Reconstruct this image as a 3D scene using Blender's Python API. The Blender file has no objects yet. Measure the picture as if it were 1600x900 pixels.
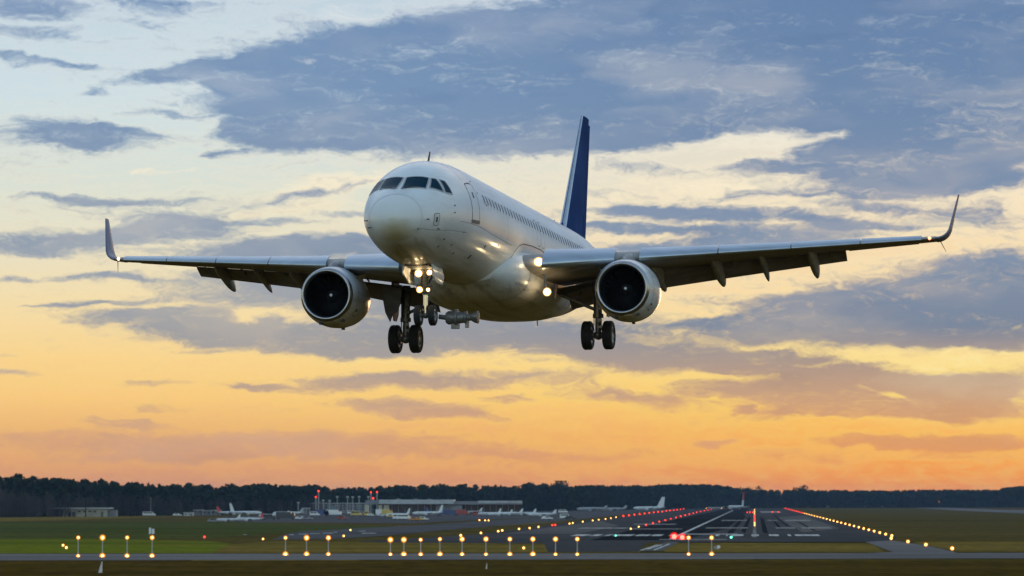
import bpy, bmesh, math, random
import numpy as np
from mathutils import Vector, Matrix
random.seed(7)
rng = np.random.default_rng(11)
R = math.radians
S = bpy.context.scene
COL = S.collection

# ------------------------------------------------------------------ camera
EYE = 8.0                                   # metres above the airfield
FPX = 5000.0                                # focal length in units of a 1600 wide frame
PITCH = math.atan((782 - 450) / FPX)
cam = bpy.data.cameras.new('camera')
camo = bpy.data.objects.new('camera', cam)
COL.objects.link(camo)
cam.sensor_width = 36.0
cam.lens = FPX / 1600 * 36.0
cam.clip_start = 1.0
cam.clip_end = 60000.0
camo.location = (0, 0, EYE)
camo.rotation_euler = (R(90) + PITCH, 0, 0)
cam.dof.use_dof = True                      # a fast long lens, focused on the aircraft
cam.dof.focus_distance = 118.0
cam.dof.aperture_fstop = 2.0
S.camera = camo

# ------------------------------------------------------------------ view
S.view_settings.view_transform = 'Standard'
S.view_settings.look = 'None'
EXPOSURE = 2.45                              # the photograph is exposed for the shaded side of the aircraft
S.view_settings.exposure = EXPOSURE
S.view_settings.gamma = 1.0
S.view_settings.use_curve_mapping = False

SUN_EL, SUN_AZ = 2.4, 9.5                  # degrees; azimuth from the view direction towards the right
SKY_STRENGTH = 0.15


def lin(c):
    return tuple(((v / 255) / 12.92 if v / 255 <= 0.04045 else ((v / 255 + 0.055) / 1.055) ** 2.4) for v in c[:3])


# ------------------------------------------------------------------ world: twilight sky with cloud banks
W = bpy.data.worlds.new('World')
S.world = W
W.use_nodes = True
W.cycles.sampling_method = 'MANUAL'
W.cycles.sample_map_resolution = 512
NT = W.node_tree
NT.nodes.clear()


class Net:
    """small helper to write shader maths"""
    def __init__(self, nt):
        self.nt = nt

    def node(self, kind, **kw):
        n = self.nt.nodes.new(kind)
        for k, v in kw.items():
            setattr(n, k, v)
        return n

    def put(self, sock, v):
        if isinstance(v, bpy.types.NodeSocket):
            self.nt.links.new(v, sock)
        else:
            sock.default_value = v

    def math(self, op, a, b=None, c=None, clamp=False):
        n = self.node('ShaderNodeMath', operation=op)
        n.use_clamp = clamp
        self.put(n.inputs[0], a)
        if b is not None:
            self.put(n.inputs[1], b)
        if c is not None:
            self.put(n.inputs[2], c)
        return n.outputs[0]

    def vmath(self, op, a, b=None):
        n = self.node('ShaderNodeVectorMath', operation=op)
        self.put(n.inputs[0], a)
        if b is not None:
            self.put(n.inputs[1], b)
        return n.outputs[1] if op in ('LENGTH', 'DOT_PRODUCT') else n.outputs[0]

    def step(self, v, a, b, lo=0.0, hi=1.0):
        n = self.node('ShaderNodeMapRange', interpolation_type='SMOOTHSTEP')
        self.put(n.inputs[0], v)
        for i, q in enumerate((a, b, lo, hi)):
            n.inputs[1 + i].default_value = q
        return n.outputs[0]

    def comb(self, x, y, z=0.0):
        n = self.node('ShaderNodeCombineXYZ')
        for i, q in enumerate((x, y, z)):
            self.put(n.inputs[i], q)
        return n.outputs[0]

    def noise(self, vec, scale, detail=5.0, rough=0.55, dist=0.0):
        n = self.node('ShaderNodeTexNoise')
        self.put(n.inputs['Vector'], vec)
        n.inputs['Scale'].default_value = scale
        n.inputs['Detail'].default_value = detail
        n.inputs['Roughness'].default_value = rough
        n.inputs['Distortion'].default_value = dist
        return n

    def ramp(self, fac, stops, interp='LINEAR'):
        n = self.node('ShaderNodeValToRGB')
        n.color_ramp.interpolation = interp
        e = n.color_ramp.elements
        while len(e) > 1:
            e.remove(e[-1])
        e[0].position = stops[0][0]
        e[0].color = (*stops[0][1], 1)
        for p, c in stops[1:]:
            q = e.new(p)
            q.color = (*c, 1)
        self.put(n.inputs[0], fac)
        return n.outputs[0]

    def mix(self, fac, a, b, mode='MIX'):
        n = self.node('ShaderNodeMix', data_type='RGBA', blend_type=mode)
        n.clamp_factor = True
        self.put(n.inputs['Factor'], fac)
        for k, v in ((6, a), (7, b)):
            if isinstance(v, tuple):
                v = (*v[:3], 1)
            self.put(n.inputs[k], v)
        return n.outputs[2]


def build_sky():
    N = Net(NT)
    out = N.node('ShaderNodeOutputWorld')
    bg = N.node('ShaderNodeBackground')
    tc = N.node('ShaderNodeTexCoord')
    sep = N.node('ShaderNodeSeparateXYZ')
    NT.links.new(tc.outputs['Generated'], sep.inputs[0])
    x, y, z = sep.outputs
    DEG = 57.29578
    U = N.math('MULTIPLY', N.math('ARCTAN2', x, y), DEG)          # azimuth, degrees right of the runway view
    V = N.math('MULTIPLY', N.math('ARCSINE', z), DEG)             # elevation, degrees
    P = N.comb(U, V, 0.0)
    # the daylight left in the sky
    sky = N.node('ShaderNodeTexSky', sky_type='NISHITA')
    sky.sun_disc = False
    sky.sun_elevation = R(SUN_EL)
    sky.sun_rotation = R(SUN_AZ)
    sky.air_density = 1.0
    sky.dust_density = 1.5
    sky.ozone_density = 1.6
    nish = N.vmath('SCALE', sky.outputs[0])
    nish.node.inputs['Scale'].default_value = SKY_STRENGTH
    # the glow over the sunset horizon, left and right halves of it
    T = N.math('DIVIDE', V, 12.0, clamp=True)
    def st(rows):
        return [(v / 12.0, lin(c)) for v, c in rows]
    left = N.ramp(T, st(GLOW_LEFT))
    right = N.ramp(T, st(GLOW_RIGHT))
    clear = N.mix(N.step(U, -6.0, 9.5), left, right)
    # brighter patch where the sun stands behind the clouds
    d = N.vmath('LENGTH', N.vmath('MULTIPLY', N.vmath('SUBTRACT', P, (8.6, 2.25, 0)), (0.30, 1.0, 0)))
    clear = N.mix(N.math('MULTIPLY', N.step(d, 1.3, 0.0), 0.55), clear, lin((255, 245, 190)))
    # cloud shapes, warped so that no outline is regular
    w1 = N.noise(N.vmath('MULTIPLY', P, (0.55, 1.5, 1)), 1.0, 2.0, 0.6)
    w1v = N.vmath('MULTIPLY', N.vmath('SUBTRACT', w1.outputs['Color'], (0.5, 0.5, 0.5)), (1.5, 0.45, 0))
    w2 = N.noise(N.vmath('MULTIPLY', P, (2.2, 6.0, 1)), 1.0, 3.0, 0.6)
    w2v = N.vmath('MULTIPLY', N.vmath('SUBTRACT', w2.outputs['Color'], (0.5, 0.5, 0.5)), (0.42, 0.20, 0))
    PW = N.vmath('ADD', N.vmath('ADD', P, w1v), w2v)
    acc = 0.0
    sp = N.node('ShaderNodeSeparateXYZ')
    NT.links.new(PW, sp.inputs[0])
    for (cu, cv, ru, rv, tilt, wgt) in CLOUDS:
        m = N.node('ShaderNodeMapping', vector_type='TEXTURE')
        NT.links.new(N.comb(sp.outputs[0], sp.outputs[1], acc), m.inputs['Vector'])   # the running sum rides along so the shader stays small
        m.inputs['Location'].default_value = (cu, cv, 0)
        m.inputs['Rotation'].default_value = (0, 0, R(tilt))
        m.inputs['Scale'].default_value = (ru, rv, 1e6)
        l = N.vmath('LENGTH', m.outputs[0])
        f = N.step(l, 1.55, 0.25, 0.0, wgt)
        acc = N.math('ADD', acc, f)
    n1 = N.noise(N.vmath('MULTIPLY', PW, (0.40, 2.2, 1)), 1.0, 5.0, 0.62).outputs[0]
    n2 = N.noise(N.vmath('MULTIPLY', PW, (2.0, 6.5, 1)), 1.0, 5.0, 0.64).outputs[0]
    n6 = N.noise(N.vmath('MULTIPLY', PW, (5.5, 13.0, 1)), 1.0, 3.0, 0.6).outputs[0]
    n2 = N.math('ADD', n2, N.math('MULTIPLY', N.math('SUBTRACT', n6, 0.5), 0.85))
    tex = N.math('ADD', N.math('MULTIPLY', N.math('SUBTRACT', n1, 0.5), 1.1), N.math('MULTIPLY', N.math('SUBTRACT', n2, 0.5), 0.80))
    lit_acc = 0.0
    for (cu, cv, ru, rv, tilt, wgt) in LIT:
        m = N.node('ShaderNodeMapping', vector_type='TEXTURE')
        NT.links.new(N.comb(sp.outputs[0], sp.outputs[1], lit_acc), m.inputs['Vector'])
        m.inputs['Location'].default_value = (cu, cv, 0)
        m.inputs['Rotation'].default_value = (0, 0, R(tilt))
        m.inputs['Scale'].default_value = (ru, rv, 1e6)
        l = N.vmath('LENGTH', m.outputs[0])
        lit_acc = N.math('ADD', lit_acc, N.step(l, 1.5, 0.2, 0.0, wgt))
    acc = N.math('MINIMUM', acc, 0.84)
    dens = N.math('ADD', acc, tex)
    # scattered unseen cloud round the rest of the sky, toned to light the aircraft
    n3 = N.noise(N.comb(N.math('MULTIPLY', U, 0.03), N.math('MULTIPLY', V, 0.085), 3.0), 1.0, 3.0, 0.6).outputs[0]
    far = N.math('ADD', N.step(N.math('ABSOLUTE', U), 11.0, 16.0), N.step(V, 10.5, 14.0), clamp=True)
    rest = N.math('MULTIPLY', N.step(n3, 0.50, 0.66), 0.75)
    alpha = N.step(dens, 0.02, 0.86)
    alpha = N.math('ADD', N.math('MULTIPLY', alpha, N.math('SUBTRACT', 1.0, far)), N.math('MULTIPLY', N.math('MULTIPLY_ADD', rest, 0.55, 0.45), far))
    cloud_l = N.ramp(T, st(CLOUD_LEFT))
    cloud_r = N.ramp(T, st(CLOUD_RIGHT))
    cloud = N.mix(N.step(U, -6.0, 7.0), cloud_l, cloud_r)
    n4 = N.noise(N.vmath('MULTIPLY', PW, (0.24, 0.75, 1)), 1.0, 3.0, 0.55).outputs[0]
    cloud = N.mix(N.step(n4, 0.45, 0.75, 0.0, 0.42), cloud, N.mix(0.45, clear, lin((196, 186, 188))))
    n5 = N.noise(N.vmath('MULTIPLY', PW, (0.5, 1.6, 1)), 1.0, 3.0, 0.6)
    cloud = N.mix(N.step(n5.outputs[0], 0.45, 0.25, 0.0, 0.35), cloud, N.mix(1.0, cloud, (0.72, 0.76, 0.84), 'MULTIPLY'))
    # thin lit margins of the clouds
    rim = N.ramp(T, st(RIM))
    band = N.math('MULTIPLY', N.step(dens, -0.15, 0.22), N.step(dens, 0.60, 0.25))
    band = N.math('MULTIPLY', band, N.math('SUBTRACT', 1.0, far))
    bandg = N.math('MULTIPLY', band, N.step(U, -9.0, 8.0, 0.22, 0.70))
    lit = N.mix(bandg, clear, rim)
    glow = N.math('ADD', lit_acc, N.math('MULTIPLY', N.math('MULTIPLY', tex, lit_acc), 2.2))
    lit = N.mix(N.step(glow, 0.15, 1.0, 0.0, 0.75), lit, rim)
    col = N.mix(alpha, lit, cloud)
    # away from the sunset the plain sky takes over
    reach = N.math('MULTIPLY', N.step(N.math('ABSOLUTE', U), 72.0, 42.0), N.step(V, 30.0, 14.0))
    dim = N.vmath('SCALE', col)
    dim.node.inputs['Scale'].default_value = 0.5 ** EXPOSURE
    grey = N.mix(N.math('MULTIPLY_ADD', rest, 0.50, 0.05), nish, tuple(c * 0.5 ** EXPOSURE for c in lin((212, 222, 236))))
    skyc = N.mix(reach, grey, dim)
    NT.links.new(skyc, bg.inputs[0])
    bg.inputs[1].default_value = 1.0
    NT.links.new(bg.outputs[0], out.inputs[0])


GLOW_LEFT = [(0, (220, 150, 102)), (.42, (226, 158, 110)), (1.17, (238, 180, 116)), (1.86, (252, 205, 128)), (2.54, (252, 214, 142)), (3.46, (246, 222, 170)),
             (4.38, (234, 225, 196)), (5.52, (220, 225, 212)), (7.24, (207, 223, 228)), (8.96, (196, 213, 224)), (12, (165, 190, 215))]
GLOW_RIGHT = [(0, (255, 146, 46)), (.42, (255, 156, 58)), (1.17, (255, 182, 82)), (1.86, (255, 204, 104)), (2.54, (255, 222, 134)), (3.46, (252, 214, 156)),
              (4.38, (248, 217, 172)), (5.52, (246, 224, 192)), (7.24, (226, 222, 210)), (8.96, (182, 197, 216)), (12, (150, 178, 212))]
CLOUD_LEFT = [(0, (205, 148, 110)), (.42, (208, 152, 116)), (1.17, (214, 164, 126)), (1.86, (198, 166, 138)), (2.54, (166, 160, 156)), (3.46, (158, 162, 168)),
              (4.38, (144, 157, 174)), (5.52, (140, 156, 178)), (7.24, (122, 150, 184)), (8.96, (120, 148, 184)), (12, (120, 145, 185))]
CLOUD_RIGHT = [(0, (238, 150, 80)), (.42, (236, 152, 84)), (1.17, (226, 162, 104)), (1.86, (205, 162, 126)), (2.54, (172, 152, 140)), (3.1, (124, 136, 156)),
               (4.38, (132, 148, 170)), (5.52, (128, 146, 172)), (7.24, (110, 137, 172)), (8.96, (104, 132, 170)), (12, (110, 138, 182))]
RIM = [(0, (255, 182, 92)), (1.17, (255, 202, 98)), (1.86, (255, 218, 114)), (3, (255, 228, 165)), (4.4, (255, 232, 186)), (5.5, (253, 238, 205)), (7.2, (236, 234, 225)), (8.96, (226, 230, 232)), (12, (220, 226, 232))]
# cloud banks: azimuth, elevation, half width, half height (degrees), tilt, thickness
CLOUDS = [(round((a - 800) * .01146, 2), round((782 - b) * .01146, 2), round(c * .01146, 2), round(d * .01146, 2), t, w) for a, b, c, d, t, w in (
    # the great upper bank
    (650, 130, 310, 80, 2, 1.0), (900, 110, 460, 95, 0, 1.0), (1220, 70, 470, 85, -3, .95), (1480, 50, 280, 80, -6, .8), (1440, 225, 260, 62, 2, 1.0),
    (470, 212, 125, 30, 2, .8), (720, 212, 260, 36, 0, .8), (1010, 190, 200, 46, 0, .75), (330, 112, 150, 14, 9, .75), (420, 148, 90, 34, 3, .7), (1180, 160, 240, 50, 0, .6),
    (1560, 200, 140, 90, 0, .5),
    (1170, 228, 120, 26, 6, -.75), (1400, 122, 80, 12, -9, -.55), (1300, 212, 26, 10, 0, -.55), (1120, 292, 170, 24, 0, -.3), (465, 98, 45, 8, 0, -.7), (540, 25, 60, 22, 0, -.5),
    # left, scattered
    (40, 22, 100, 22, -3, .62), (62, 63, 90, 12, 0, .62), (245, 14, 80, 20, -4, .6), (235, 45, 70, 9, -4, .5), (60, 104, 110, 7, -4, .68), (130, 153, 38, 7, 3, .55),
    (240, 184, 80, 5, 0, .4), (105, 218, 112, 22, -3, .95), (205, 216, 90, 9, -4, .5), (320, 243, 30, 7, 8, .5), (372, 200, 26, 12, 0, .5), (350, 242, 40, 6, 10, .4),
    (150, 314, 140, 7, 0, .6), (110, 376, 150, 17, 3, .75), (55, 398, 70, 9, 0, .65), (285, 357, 115, 20, -2, .85), (430, 350, 90, 7, 0, .5), (460, 392, 175, 19, 4, .8),
    (470, 308, 95, 8, 7, .42), (560, 336, 70, 6, 0, .4), (150, 438, 75, 7, 0, .6), (25, 441, 40, 5, 0, .5), (290, 443, 120, 12, 0, .42), (165, 478, 80, 7, 2, .6), (90, 482, 80, 3, 0, .45),
    (350, 464, 160, 16, 0, .45), (260, 496, 120, 10, 4, .55), (400, 522, 260, 20, -4, .8), (560, 528, 260, 26, 0, .85), (330, 550, 70, 4, 0, .3),
    # behind the aircraft
    (640, 440, 230, 34, 0, .6), (820, 522, 320, 34, 0, .8), (1010, 560, 200, 22, -2, .8), (600, 594, 195, 14, 2, .85), (400, 602, 42, 4, 4, .7), (640, 638, 115, 15, -5, .8),
    (790, 621, 46, 11, 0, .6), (720, 655, 70, 8, -6, .5), (980, 618, 120, 16, -5, .65), (860, 590, 110, 10, 0, .45),
    # low left
    (245, 603, 64, 5, 0, .45), (245, 638, 50, 8, 0, .42), (212, 662, 74, 9, 0, .5), (28, 580, 46, 5, -2, .6), (20, 552, 26, 3, 0, .4), (380, 633, 40, 2, 0, .3),
    (190, 694, 300, 22, -2, .55), (640, 700, 360, 24, -3, .55), (330, 716, 300, 8, 0, .25),
    # right
    (1250, 495, 160, 30, 8, .9), (1440, 482, 250, 58, 5, 1.0), (1580, 460, 150, 66, 6, .9), (1420, 520, 200, 24, -4, .7), (1570, 535, 80, 18, -4, .6), (1110, 507, 60, 10, 0, .5),
    (1110, 338, 100, 14, -2, .8), (1200, 372, 150, 22, 3, .9), (1330, 348, 110, 9, -6, .7), (1000, 360, 100, 8, 0, .8), (1000, 330, 80, 8, 0, .6), (1130, 362, 45, 8, 0, .4),
    (1470, 290, 150, 16, -2, .6), (1330, 308, 120, 6, 0, .3), (1530, 340, 60, 22, 0, .3),
    (1110, 560, 90, 17, -3, .9), (1240, 555, 74, 7, -6, .8), (1300, 588, 180, 18, -4, .9), (1330, 622, 180, 30, 0, .85), (1140, 605, 90, 14, 0, .6), (1280, 648, 120, 10, 0, .8),
    (1535, 610, 90, 28, 2, .9), (1480, 640, 130, 15, 0, .85), (1150, 640, 14, 8, 0, .6), (1360, 693, 105, 12, -3, .75), (1510, 690, 120, 16, 3, .8), (1135, 693, 42, 5, 0, .6),
    (1040, 270, 120, 12, -4, .45), (1250, 270, 130, 10, -5, .4), (950, 300, 90, 8, 0, .35), (1180, 305, 120, 8, 3, .35), (1390, 330, 70, 8, -4, .4), (990, 390, 70, 10, 0, .6), (560, 385, 60, 12, 0, .5),
    (640, 480, 180, 20, 0, .5), (720, 400, 120, 10, 0, .4), (520, 460, 120, 10, -4, .5), (1120, 470, 90, 12, 3, .4), (1060, 420, 90, 10, 0, .45),
    (1250, 302, 260, 36, 0, .34), (1460, 350, 150, 34, 0, .3), (930, 345, 130, 26, 0, .34), (300, 322, 200, 22, 0, .24), (1090, 402, 150, 26, 0, .34), (480, 470, 250, 36, 0, .28), (230, 395, 200, 26, 0, .25),
    (1340, 605, 40, 6, 6, -.5), (1385, 618, 36, 9, -20, -.6), (1520, 612, 30, 8, 0, -.45),
    (1180, 715, 260, 14, 0, .25), (1500, 715, 120, 8, 0, .3))]
# thin high cloud catching the low sun
LIT = [(round((a - 800) * .01146, 2), round((782 - b) * .01146, 2), round(c * .01146, 2), round(d * .01146, 2), t, w) for a, b, c, d, t, w in (
    (520, 295, 170, 18, 8, .9), (230, 272, 90, 4, 3, .8), (450, 330, 150, 10, 6, .6), (465, 98, 38, 7, 0, 1.0), (545, 22, 60, 18, 0, .6), (1170, 225, 110, 22, 5, .9), (1120, 290, 170, 20, 0, .9),
    (1400, 122, 70, 9, -8, .8), (1400, 365, 190, 22, 4, .8), (1260, 322, 120, 10, 0, .6), (1480, 566, 170, 16, -2, 1.0), (1560, 585, 80, 14, 0, .9), (1200, 530, 160, 8, -5, .7), (1430, 652, 90, 6, 0, .7),
    (330, 452, 190, 8, 0, .6), (480, 500, 160, 8, 0, .6), (250, 520, 160, 6, 0, .5), (620, 562, 130, 5, 0, .7), (960, 545, 120, 6, 0, .6), (1080, 420, 120, 18, 4, .5), (1300, 212, 26, 8, 0, .9), (960, 315, 90, 16, 0, .6))]
build_sky()

# ------------------------------------------------------------------ sun, low in the west behind cloud
sl = bpy.data.lights.new('sun', 'SUN')
sl.energy = 0.05
sl.angle = R(10.0)
sl.color = (1.0, 0.62, 0.32)
so = bpy.data.objects.new('sun', sl)
COL.objects.link(so)
sd = Vector((math.sin(R(SUN_AZ)) * math.cos(R(SUN_EL)), math.cos(R(SUN_AZ)) * math.cos(R(SUN_EL)), math.sin(R(SUN_EL))))
so.rotation_euler = (-sd).to_track_quat('-Z', 'Y').to_euler()
so.location = (300, 600, 200)

# ================================================================== helpers
MATS = {}


def mat(name, base, rough=0.6, metal=0.0, coat=0.0, emit=None, estr=0.0, var=0.0, vscale=(1, 1, 1), base2=None, detail=4.0, lo=0.35, hi=0.65, bump=0.0):
    """procedural Principled material; var / base2 mottle the colour with noise in object space"""
    if name in MATS:
        return MATS[name]
    m = bpy.data.materials.new(name)
    m.use_nodes = True
    nt = m.node_tree
    N = Net(nt)
    p = nt.nodes['Principled BSDF']
    p.inputs['Roughness'].default_value = rough
    p.inputs['Metallic'].default_value = metal
    p.inputs['Coat Weight'].default_value = coat
    p.inputs['Coat Roughness'].default_value = 0.08
    p.inputs['Base Color'].default_value = (*base, 1)
    if base2 is not None or var:
        tc = N.node('ShaderNodeTexCoord')
        v = N.vmath('MULTIPLY', tc.outputs['Object'], tuple(vscale))
        n = N.noise(v, 1.0, detail, 0.6).outputs[0]
        b2 = base2 if base2 is not None else tuple(c * (1 - var) for c in base)
        c = N.mix(N.step(n, lo, hi), tuple(base), tuple(b2))
        nt.links.new(c, p.inputs['Base Color'])
        if bump:
            b = N.node('ShaderNodeBump')
            b.inputs['Strength'].default_value = bump
            nt.links.new(n, b.inputs['Height'])
            nt.links.new(b.outputs[0], p.inputs['Normal'])
    if emit is not None:
        p.inputs['Emission Color'].default_value = (*emit, 1)
        p.inputs['Emission Strength'].default_value = estr
    MATS[name] = m
    return m


def glow_mat(name, col, strength, clear):
    """shell round a lamp that imitates its glare: part clear, part luminous"""
    m = bpy.data.materials.new(name)
    m.use_nodes = True
    nt = m.node_tree
    nt.nodes.clear()
    N = Net(nt)
    o = N.node('ShaderNodeOutputMaterial')
    t = N.node('ShaderNodeBsdfTransparent')
    e = N.node('ShaderNodeEmission')
    e.inputs[0].default_value = (*col, 1)
    e.inputs[1].default_value = strength
    x = N.node('ShaderNodeMixShader')
    x.inputs[0].default_value = 1 - clear
    nt.links.new(t.outputs[0], x.inputs[1])
    nt.links.new(e.outputs[0], x.inputs[2])
    nt.links.new(x.outputs[0], o.inputs[0])
    MATS[name] = m
    return m


def tag(o, label=None, cat=None, group=None, kind=None):
    if label:
        o['label'] = label
    if cat:
        o['category'] = cat
    if group:
        o['group'] = group
    if kind:
        o['kind'] = kind
    return o


def empty(name, loc=(0, 0, 0), rz=0.0):
    o = bpy.data.objects.new(name, None)
    o.empty_display_size = 0.5
    o.location = loc
    o.rotation_euler = (0, 0, rz)
    COL.objects.link(o)
    return o


def link(name, me, parent=None, mats=None):
    o = bpy.data.objects.new(name, me)
    COL.objects.link(o)
    if parent is not None:
        o.parent = parent
    return o


def copy_tree(o, parent=None):
    c = o.copy()
    COL.objects.link(c)
    if parent is not None:
        c.parent = parent
    for ch in list(o.children):
        copy_tree(ch, c)
    return c


class MB:
    """collects shapes for ONE mesh"""
    def __init__(self):
        self.v, self.f, self.m = [], [], []
        self.cur = 0

    def mat(self, i):
        self.cur = i
        return self

    def add(self, vs, fs):
        k = len(self.v)
        self.v += [tuple(map(float, p)) for p in vs]
        self.f += [tuple(k + i for i in f) for f in fs]
        self.m += [self.cur] * len(fs)
        return self

    def box(self, lo, hi):
        (a, b, c), (d, e, f) = lo, hi
        return self.add([(a, b, c), (d, b, c), (d, e, c), (a, e, c), (a, b, f), (d, b, f), (d, e, f), (a, e, f)],
                        [(0, 3, 2, 1), (4, 5, 6, 7), (0, 1, 5, 4), (1, 2, 6, 5), (2, 3, 7, 6), (3, 0, 4, 7)])

    def obox(self, c, ax, ay, az):
        c, ax, ay, az = map(Vector, (c, ax, ay, az))
        vs = [c + sx * ax + sy * ay + sz * az for sz in (-1, 1) for sx, sy in ((-1, -1), (1, -1), (1, 1), (-1, 1))]
        return self.add(vs, [(0, 3, 2, 1), (4, 5, 6, 7), (0, 1, 5, 4), (1, 2, 6, 5), (2, 3, 7, 6), (3, 0, 4, 7)])

    def loft(self, rings, cap=True, closed=True):
        n = len(rings[0])
        vs = [p for r in rings for p in r]
        fs = []
        for i in range(len(rings) - 1):
            for j in range(n if closed else n - 1):
                a, b = i * n + j, i * n + (j + 1) % n
                fs.append((a, b, b + n, a + n))
        if cap and closed:
            fs.append(tuple(range(n - 1, -1, -1)))
            fs.append(tuple((len(rings) - 1) * n + j for j in range(n)))
        return self.add(vs, fs)

    def lathe(self, o, axis, prof, n=32, cap=True):
        """prof: (distance along axis, radius)"""
        o, axis = Vector(o), Vector(axis).normalized()
        u = axis.orthogonal().normalized()
        w = axis.cross(u)
        rings = []
        for d, r in prof:
            r = max(r, 1e-4)
            rings.append([o + axis * d + (u * math.cos(t) + w * math.sin(t)) * r for t in (2 * math.pi * k / n for k in range(n))])
        return self.loft(rings, cap)

    def tube(self, p0, p1, r0, r1=None, n=12):
        p0, p1 = Vector(p0), Vector(p1)
        return self.lathe(p0, p1 - p0, [(0, r0), ((p1 - p0).length, r0 if r1 is None else r1)], n)

    def path(self, pts, r, n=8):
        for a, b in zip(pts[:-1], pts[1:]):
            self.tube(a, b, r, n=n)
        return self

    def ball(self, c, r, n=16, s=(1, 1, 1)):
        c = Vector(c)
        rings = []
        for i in range(n // 2 + 1):
            a = math.pi * i / (n // 2)
            rings.append([c + Vector((math.sin(a) * math.cos(t) * r * s[0], math.sin(a) * math.sin(t) * r * s[1], math.cos(a) * r * s[2]))
                          for t in (2 * math.pi * k / n for k in range(n))])
        return self.loft(rings, False)

    def build(self, name, mats, parent=None, smooth=40, bevel=0.0):
        me = bpy.data.meshes.new(name)
        me.from_pydata(self.v, [], self.f)
        if not isinstance(mats, (list, tuple)):
            mats = [mats]
        for m in mats:
            me.materials.append(m)
        me.polygons.foreach_set('material_index', self.m)
        bm = bmesh.new()
        bm.from_mesh(me)
        bmesh.ops.remove_doubles(bm, verts=bm.verts, dist=2e-4)
        bmesh.ops.recalc_face_normals(bm, faces=bm.faces)
        bm.to_mesh(me)
        bm.free()
        if smooth:
            me.shade_smooth()
            me.set_sharp_from_angle(angle=R(smooth))
        o = link(name, me, parent)
        if bevel:
            b = o.modifiers.new('bevel', 'BEVEL')
            b.width = bevel
            b.segments = 2
            b.limit_method = 'ANGLE'
        return o


# ------------------------------------------------------------------ materials
def paint_material():
    """white airliner paint: fine panel grime, streaks running aft, dirtier towards the keel line"""
    m = mat('white_paint', (0.74, 0.75, 0.77), 0.40, 0.0, 0.32)
    m.node_tree.nodes['Principled BSDF'].inputs['Coat Roughness'].default_value = 0.12
    nt = m.node_tree
    N = Net(nt)
    p = nt.nodes['Principled BSDF']
    tc = N.node('ShaderNodeTexCoord')
    v = tc.outputs['Object']
    n1 = N.noise(N.vmath('MULTIPLY', v, (2.2, 0.16, 2.2)), 1.0, 6.0, 0.62).outputs[0]
    n2 = N.noise(N.vmath('MULTIPLY', v, (0.7, 0.5, 0.7)), 1.0, 5.0, 0.6).outputs[0]
    n3 = N.noise(N.vmath('MULTIPLY', v, (5.0, 0.9, 5.0)), 1.0, 3.0, 0.6).outputs[0]
    s = N.node('ShaderNodeSeparateXYZ')
    nt.links.new(v, s.inputs[0])
    low = N.step(s.outputs[2], -0.7, -2.0)
    c = N.mix(N.step(n2, 0.35, 0.70, 0, 0.5), (0.72, 0.74, 0.77), (0.60, 0.61, 0.63))
    c = N.mix(N.math('MULTIPLY', N.step(n1, 0.45, 0.72), N.math('MULTIPLY_ADD', low, 0.60, 0.20)), c, (0.30, 0.28, 0.25))
    c = N.mix(N.math('MULTIPLY', N.step(n3, 0.68, 0.74), N.math('MULTIPLY', low, 0.5)), c, (0.10, 0.095, 0.09))
    nt.links.new(c, p.inputs['Base Color'])
    r = N.math('MULTIPLY_ADD', n2, 0.22, 0.28)
    nt.links.new(r, p.inputs['Roughness'])
    return m


M_WHITE = paint_material()
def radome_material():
    """the radome's paint, with a yellowish reflection of grass and lamps painted low on it"""
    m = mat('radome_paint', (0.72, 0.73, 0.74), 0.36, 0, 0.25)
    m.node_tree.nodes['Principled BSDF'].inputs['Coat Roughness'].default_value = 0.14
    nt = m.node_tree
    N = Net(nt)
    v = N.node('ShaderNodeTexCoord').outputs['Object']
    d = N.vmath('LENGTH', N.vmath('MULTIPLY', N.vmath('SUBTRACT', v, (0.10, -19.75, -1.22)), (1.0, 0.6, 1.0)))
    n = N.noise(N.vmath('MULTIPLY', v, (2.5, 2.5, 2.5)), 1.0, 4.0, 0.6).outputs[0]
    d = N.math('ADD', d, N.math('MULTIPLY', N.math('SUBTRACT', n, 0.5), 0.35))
    c = N.mix(N.step(d, 0.85, 0.05, 0, 0.8), (0.72, 0.73, 0.74), (0.46, 0.40, 0.20))  # reflected grass and lamplight put into the colour as a yellow patch
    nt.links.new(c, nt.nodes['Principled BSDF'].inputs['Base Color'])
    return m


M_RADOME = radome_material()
M_NAVY = mat('navy_paint', (0.030, 0.058, 0.170), 0.6, 0, 0.0, base2=(0.045, 0.080, 0.215), vscale=(0.6, 0.25, 0.25))
M_NAVY.node_tree.nodes['Principled BSDF'].inputs['Specular IOR Level'].default_value = 0.0
M_LEAD = mat('sky_tinted_bare_edge', (0.50, 0.56, 0.64), 0.30, 0.75, var=0.12, vscale=(0.5, 2, 2))  # bare metal, its base tinted with the blue of the reflected sky
M_GREYP = mat('wing_grey_paint', (0.34, 0.325, 0.325), 0.5, 0, 0.0, base2=(0.25, 0.235, 0.235), vscale=(0.6, 2.5, 2))
M_FLAP = mat('flap_grey_paint', (0.21, 0.195, 0.190), 0.5, 0, 0.0, base2=(0.14, 0.13, 0.125), vscale=(1.2, 3, 3))
M_SEAM = mat('seam_dark', (0.05, 0.05, 0.055), 0.7)
M_GLASS = mat('cockpit_glass', (0.003, 0.030, 0.058), 0.12)
M_GLASS.node_tree.nodes['Principled BSDF'].inputs['Specular IOR Level'].default_value = 0.02
M_PANE = mat('cabin_pane', (0.045, 0.048, 0.055), 0.25)
M_PANE.node_tree.nodes['Principled BSDF'].inputs['Specular IOR Level'].default_value = 0.15
M_BLACK = mat('duct_black', (0.012, 0.012, 0.013), 0.5)
M_BLADE = mat('fan_blade', (0.035, 0.035, 0.038), 0.4, 0.7)
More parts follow.
